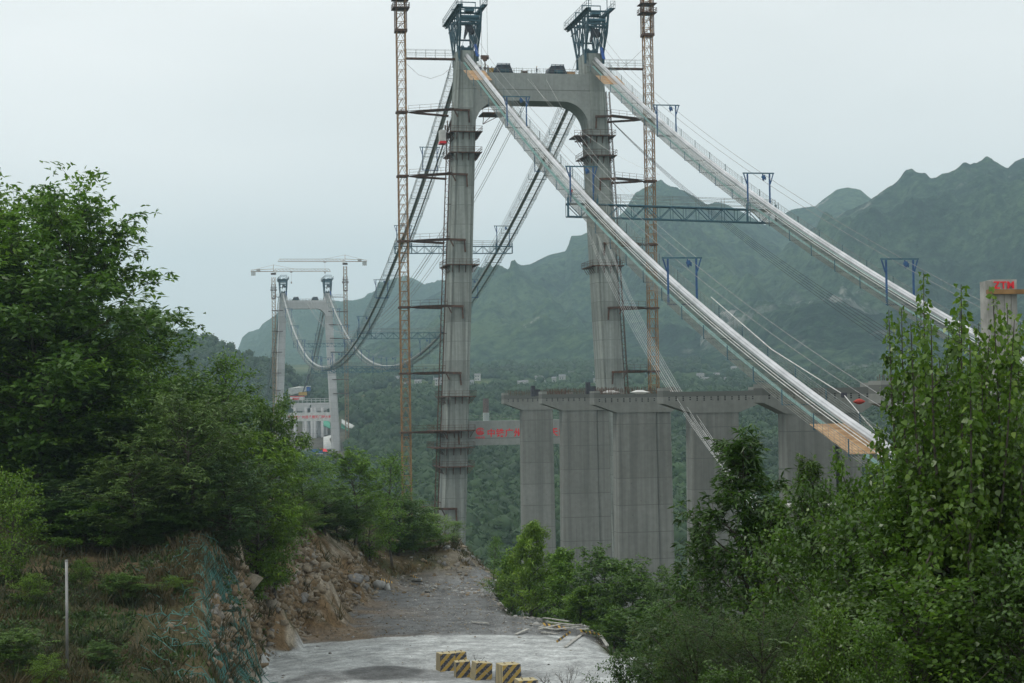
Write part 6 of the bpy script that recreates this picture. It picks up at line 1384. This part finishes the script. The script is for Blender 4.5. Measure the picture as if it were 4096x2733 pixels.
M['lf_chest'] = leafmat('chestnut_leaf', (0.02168, 0.04608, 0.007776), (0.06627, 0.1325, 0.02074), (0.1205, 0.1843, 0.03456), 0.3, 0.35)
M['lf_fern'] = leafmat('feathery_leaf', (0.0189, 0.048, 0.0096), (0.054, 0.112, 0.0168), (0.162, 0.12, 0.0216), 0.3, 0.5)
M['lf_poplar'] = leafmat('poplar_leaf', (0.03012, 0.066, 0.01037), (0.1085, 0.198, 0.02592), (0.2168, 0.312, 0.05184), 0.4, 0.32)
bigp = lambda t: math.sin(math.pi * min(1, 0.16 + 0.84 * (1 - t))) ** 0.55 * (1.0 - 0.25 * t)
cone = lambda t: (1.0 - t) ** 0.75 * 0.95 + 0.1
PR = {
 'oakA': tree_proto('broadleaf_tree', 1, 15, 4.6, M['lf_oak'], 56, 5, 20, .33, .14, .25, .16, bigp, .3, 'broad', .2, .5),
 'oakB': tree_proto('broadleaf_tree', 2, 13, 4.2, M['lf_oak'], 50, 5, 21, .33, .13, .22, .15, None, .35, 'rosette', .17, .5),
 'oakC': tree_proto('broadleaf_tree', 3, 12, 4.0, M['lf_dark'], 48, 5, 19, .31, .14, .25, .12, bigp, .3, 'broad', .16, .6),
 'grey': tree_proto('willowy_tree', 4, 9, 3.6, M['lf_grey'], 44, 5, 21, .30, .075, .22, .08, None, .3, 'rosette', .12, .4),
 'brt': tree_proto('young_tree', 5, 7, 2.7, M['lf_bright'], 30, 4, 14, .24, .10, .26, .12, None, .4, 'broad', .09, .3),
 'ctrA': tree_proto('broadleaf_tree', 6, 9, 3.4, M['lf_oak'], 42, 5, 19, .30, .13, .21, .05, cone, .35, 'broad', .13, .3),
 'ctrB': tree_proto('broadleaf_tree', 7, 8, 3.3, M['lf_dark'], 42, 5, 21, .31, .10, .20, .05, None, .35, 'rosette', .12, .3),
 'slim': tree_proto('slender_tree', 8, 9, 2.2, M['lf_oak'], 30, 4, 12, .24, .10, .24, .2, None, .6, 'broad', .10, .5, thin=0.8),
 'chest': tree_proto('chestnut_tree', 9, 9.5, 3.0, M['lf_chest'], 62, 6, 14, .27, .065, .11, .06, cone, .32, 'rosette', .10, .25),
 'fern': tree_proto('feathery_tree', 10, 6, 2.6, M['lf_fern'], 34, 5, 10, .07, .024, .16, .35, bigp, .55, 'feather', .09, .4),
 'popl': poplar_proto(11, 10, 2.0, M['lf_poplar'], 9),
 'popl2': poplar_proto(12, 9, 1.8, M['lf_poplar'], 6),
 'shrA': tree_proto('broadleaf_shrub', 13, 7, 2.6, M['lf_chest'], 46, 5, 15, .19, .10, .18, .05, None, .45, 'broad', .07, .3),
 'shrB': tree_proto('broadleaf_shrub', 14, 7, 2.4, M['lf_poplar'], 40, 5, 13, .16, .11, .17, .08, None, .55, 'broad', .06, .3),
}
def plant(k, px_, d_, yt, w, label, grp='trees round the site road'):
    if k == 'grey' and d_ < 100: d_ = 99 + (d_ - 84) * 0.3
    elif grp == G1 and px_ < 262 and d_ < 106: d_ = 105 + (d_ - 72) * 0.5
    p = PR[k]; x = (px_ - 512) / F * d_ ; zt = (yh(px_) - yt) / F * d_; g = float(gz(x, d_)) - 0.15; hn = max(zt - g, 0.8)
    root = thing(p['kind'], label, 'shrub' if 'shrub' in p['kind'] else 'tree', (x, d_, g), grp)
    if grp == G2: w *= 0.83; d_ += 7 if yt > 560 else 3
    x = (px_ - 512) / F * d_ ; zt = (yh(px_) - yt) / F * d_; g = float(gz(x, d_)) - 0.15; hn = max(zt - g, 0.8); root.location = (x, d_, g)
    w = w * {'broadleaf_shrub': 1.5, 'poplar': 1.1, 'chestnut_tree': 1.1}.get(p['kind'], 1.3)
    sxy = (w / F * d_) / (2 * p['R']); sz = min(hn / p['h'], 1.35 * sxy); root.scale = (sxy, sxy, sz); root.location.z = g + hn - sz * p['h']; root.rotation_euler = (0, 0, rng.uniform(0, 6.28))
    for nm in ('trunk', 'crown'):
        o = bpy.data.objects.new(nm, p[nm]); COL.objects.link(o); o.parent = root
G1 = 'woodland trees on the left bank'; G2 = 'trees below the right edge of the road'; G3 = 'trees and shrubs in the right foreground'; G4 = 'shrubs on the grassy bank'
for a in (
 ('oakA', 22, 92, 168, 185, 'tallest broadleaf tree at the left edge, reaching high into the sky', G1),
 ('oakB', 76, 87, 182, 120, 'tall broadleaf tree with a pointed top second from the left edge', G1),
 ('oakB', -22, 82, 215, 150, 'tree cut by the left edge of the picture', G1),
 ('oakC', 30, 108, 250, 190, 'dark tree filling the gap behind the two tallest left trees', G1),
 ('oakA', 52, 80, 305, 150, 'wide tree in front of the tallest left trees', G1),
 ('oakB', 148, 100, 303, 88, 'tree with a rounded top against the sky right of the tallest trees', G1),
 ('oakA', 112, 92, 335, 110, 'tree between the tall left trees and the round-topped one', G1),
 ('oakC', 178, 106, 370, 90, 'dark tree just right of the round-topped tree', G1),
 ('slim', 222, 116, 350, 60, 'slender tree top rising before the wooded hill', G1),
 ('oakC', 214, 104, 386, 80, 'dark tree under the slender tree top', G1),
 ('oakA', 190, 98, 400, 100, 'full green tree in the middle of the left bank', G1),
 ('oakC', 272, 114, 393, 50, 'dark tree beside the far tower, right-hand one of the bank', G1),
 ('oakB', 252, 108, 425, 84, 'tree left of the dark tree beside the far tower', G1),
 ('grey', 184, 88, 392, 105, 'tall greyish green tree in the middle of the left bank', G1),
 ('grey', 222, 92, 458, 90, 'greyish green tree hanging over the netted rocks', G1),
 ('grey', 130, 84, 455, 100, 'lower greyish green tree above the dry grass', G1),
 ('oakA', 298, 130, 448, 52, 'tree above the rock cutting, right of the darkest one', G1),
 ('oakB', 350, 142, 447, 50, 'tree with a pointed top before the far tower base', G1),
 ('slim', 388, 152, 452, 46, 'slender tree next to the ochre crane foot', G1),
 ('brt', 368, 149, 492, 56, 'bright young tree on the bank before the crane', G1),
 ('brt', 412, 160, 500, 46, 'bright young tree just right of the crane foot', G1),
 ('slim', 432, 166, 512, 40, 'thin tree at the foot of the near left leg', G1),
 ('slim', 452, 170, 520, 28, 'small thin tree last on the bank before the tower leg', G1),
 ('oakC', 322, 137, 484, 56, 'dark tree between the cutting and the far tower base', G1),
 ('oakC', 395, 158, 492, 50, 'dark tree behind the young trees at the crane', G1),
 ('oakC', 60, 96, 400, 170, 'dark tree in the shade of the tall left trees', G1),
 ('oakC', 120, 110, 410, 150, 'dark tree deep in the middle of the left wood', G1),
 ('oakC', 10, 88, 400, 130, 'dark tree low at the left edge', G1),
 ('brt', 8, 72, 472, 52, 'bright leafy young tree at the left edge above the grass', G1),
 ('brt', 270, 112, 490, 64, 'bright young tree on top of the rock cutting', G1),
 ('brt', 160, 84, 505, 70, 'bright bush below the greyish trees', G1),
 ('brt', 295, 125, 505, 50, 'bright bush behind the rim of the rock cutting', G1),
 ('ctrB', 240, 102, 480, 70, 'dark bush behind the bright one on the cutting', G1),
 ('ctrB', 90, 84, 470, 90, 'dark bush under the wide left tree', G1),
 ('brt', 352, 147, 535, 26, 'small bright bush at the end of the cutting', G1),
 ('ctrB', 336, 141, 500, 50, 'dark bush behind the end of the cutting', G1),
 ('ctrA', 420, 163, 520, 44, 'bush left of the near tower foot', G1),
 ('brt', 12, 88, 468, 56, 'bright large-leaved shrub at the left edge above the dry grass', G4),
 ('ctrB', 45, 101, 498, 80, 'dark shrub under the tall left trees, near the left edge', G4),
 ('ctrA', 105, 100, 500, 80, 'green shrub at the foot of the wood above the post', G4),
 ('ctrB', 160, 99, 512, 70, 'shrub where the grass meets the wood, left of the netting', G4),
 ('brt', 80, 90, 558, 26, 'little bright shrub just right of the post top', G4),
 ('brt', 28, 84, 572, 34, 'small green shrub in the grass left of the post', G4),
 ('ctrB', 120, 88, 572, 44, 'low dark shrub in the grass right of the post', G4),
 ('brt', 172, 90, 575, 30, 'small shrub beside the torn netting', G4),
 ('ctrB', 10, 72, 628, 60, 'dark shrub in the lower left corner', G4),
 ('brt', 44, 70, 652, 34, 'small green shrub at the bottom left of the post', G4),
 ('ctrB', 100, 76, 640, 36, 'low shrub right of the post foot', G4),
 ('grey', 60, 99, 478, 110, 'greyish green bush hanging over the bank at left', G4),
 ('grey', 190, 98, 478, 100, 'greyish green bush hanging low above the netted rocks', G4),
 ('ctrA', 528, 129, 521, 64, 'pointed tree before the leftmost concrete piers', G2),
 ('ctrA', 506, 136, 555, 50, 'tree at the left end of the group below the road', G2),
 ('slim', 492, 150, 535, 20, 'thin little tree standing alone right of the tower foot', G2),
 ('ctrA', 560, 126, 548, 66, 'tree right of the pointed tree', G2),
 ('ctrB', 600, 122, 546, 72, 'round tree before the middle piers', G2),
 ('ctrA', 578, 117, 585, 62, 'low tree at the road edge in the middle of the group', G2),
 ('ctrB', 628, 118, 560, 70, 'dark drooping tree before the third pier', G2),
 ('ctrB', 656, 117, 566, 52, 'tree with a loose top before the third pier edge', G2),
 ('ctrB', 640, 109, 600, 80, 'dark tree nearest the rubble edge', G2),
 ('ctrB', 545, 140, 560, 70, 'tree behind the pointed tree', G2),
 ('ctrA', 610, 112, 612, 50, 'low bush just behind the board heap', G2),
 ('ctrB', 672, 104, 590, 70, 'tree between the group below the road and the chestnut', G2),
 ('chest', 742, 48, 430, 190, 'long-leaved chestnut tree with a pointed top before the piers', G3),
 ('chest', 806, 56, 456, 90, 'second chestnut top right of the pointed one', G3),
 ('chest', 700, 54, 520, 90, 'low chestnut at the foot of the pointed one', G3),
 ('chest', 770, 47, 500, 100, 'chestnut filling between the two pointed tops', G3),
 ('fern', 690, 31, 588, 120, 'dark feathery-leaved tree with rusty tips, left one', G3),
 ('fern', 755, 30, 592, 120, 'dark feathery-leaved tree with rusty tips, right one', G3),
 ('fern', 815, 33, 588, 90, 'feathery-leaved tree behind the light shoots', G3),
 ('shrA', 622, 62, 648, 44, 'small bright shrub at the right road edge, bottom', G3),
 ('shrA', 660, 57, 635, 64, 'shrub right of the small bright one at the bottom', G3),
 ('shrB', 853, 37, 452, 70, 'light green shrub with a tall shoot left of the poplar', G3),
 ('shrA', 822, 41, 476, 86, 'shrub in front of the anchorage wall', G3),
 ('shrA', 870, 35, 505, 110, 'dense shrub left of the poplar foot', G3),
 ('shrB', 790, 43, 520, 70, 'light leafy shrub beside the chestnut', G3),
 ('popl', 951, 30, 284, 150, 'bushiest tall poplar, between the highest one and the gantry column', G3),
 ('popl2', 1012, 31, 302, 110, 'poplar at the right edge of the picture', G3),
 ('popl', 918, 32, 272, 110, 'highest poplar, its tip in front of the lower right gate frame', G3),
 ('popl', 965, 33, 345, 120, 'bushy poplar between the tall one and the right edge', G3),
 ('popl2', 990, 30, 286, 110, 'poplar shoot rising in front of the white gantry column', G3),
 ('popl2', 905, 33, 400, 70, 'lower poplar stems left of the tall poplar', G3),
 ('shrB', 900, 31, 470, 100, 'broad leafy shrub under the tall poplar', G3),
 ('shrA', 975, 30, 450, 130, 'dense shrub under the poplars at right', G3),
 ('shrA', 1015, 27, 540, 120, 'shrub in the lower right corner', G3),
 ('shrB', 905, 27, 570, 120, 'leafy shrub in the lower right, left of the corner one', G3),
 ('shrA', 845, 30, 590, 110, 'dark leafy shrub at the bottom right of centre', G3),
 ('shrB', 820, 26, 600, 44, 'pale green shoot at the bottom, in front of the dark shrub', G3),
 ('shrB', 868, 25, 615, 50, 'second pale green shoot at the bottom', G3),
 ('shrA', 720, 27, 664, 60, 'shrub under the feathery trees', G3),
 ('shrA', 790, 26, 655, 60, 'shrub between the feathery trees and the pale shoots', G3),
 ('shrA', 672, 48, 610, 50, 'shrub left of the feathery trees', G3),
): plant(*a)
# bare shrubs by the barrier blocks
def bare(px_, d_, h, lb, seed):
    rr = random.Random(seed); x = (px_ - 512) / F * d_; g = gp(x, d_, -0.05); mb = MB()
    def br(p, d, L_, r_, lv):
        e = p + d * L_; mb.tube([p, p.lerp(e, .5) + Vector((rr.gauss(0, .03), rr.gauss(0, .03), 0)) * L_, e], [r_, r_ * .8, r_ * .6], 4, cap=False)
        if lv:
            for _ in range(rr.choice([2, 3])): br(p.lerp(e, rr.uniform(.4, 1)), (d + Vector((rr.gauss(0, .42), rr.gauss(0, .42), rr.gauss(.1, .2)))).normalized(), L_ * rr.uniform(.5, .8), r_ * .6, lv - 1)
    for _ in range(5): br(g, Vector((rr.gauss(0, .4), rr.gauss(0, .4), 1)).normalized(), h * rr.uniform(.3, .45), 0.018, 3)
    tag(mb.build('bare_shrub', M['bark']), lb, 'bare shrub', 'leafless shrubs by the barrier blocks')
bare(566, 92, 2.7, 'large leafless shrub right of the barrier blocks', 3); bare(473, 100, 1.5, 'leafless shrub behind the third barrier block', 4); bare(541, 94, 1.6, 'leafless shrub just right of the tallest barrier block', 6); bare(583, 91, 1.4, 'low leafless twigs at the right end of the blocks', 8)

# ------------------------------------------------------------------ haze
hm = bpy.data.materials.new('haze_air'); hm.use_nodes = True; hn = hm.node_tree; hn.nodes.clear()
ho = N(hn, 'ShaderNodeOutputMaterial'); hv_ = N(hn, 'ShaderNodeVolumePrincipled')
hv_.inputs['Color'].default_value = (0.62, 0.85, 0.97, 1); hv_.inputs['Density'].default_value = 0.00014; hv_.inputs['Anisotropy'].default_value = 0.2
hn.links.new(hv_.outputs[0], ho.inputs['Volume'])
o = MB().frame((-5200, -700, -101), (10400, 0, 0), (0, 8800, 0), (0, 0, 801)).build('haze', hm)
tag(o, 'pale thin haze filling the valley air', 'haze', kind='stuff')
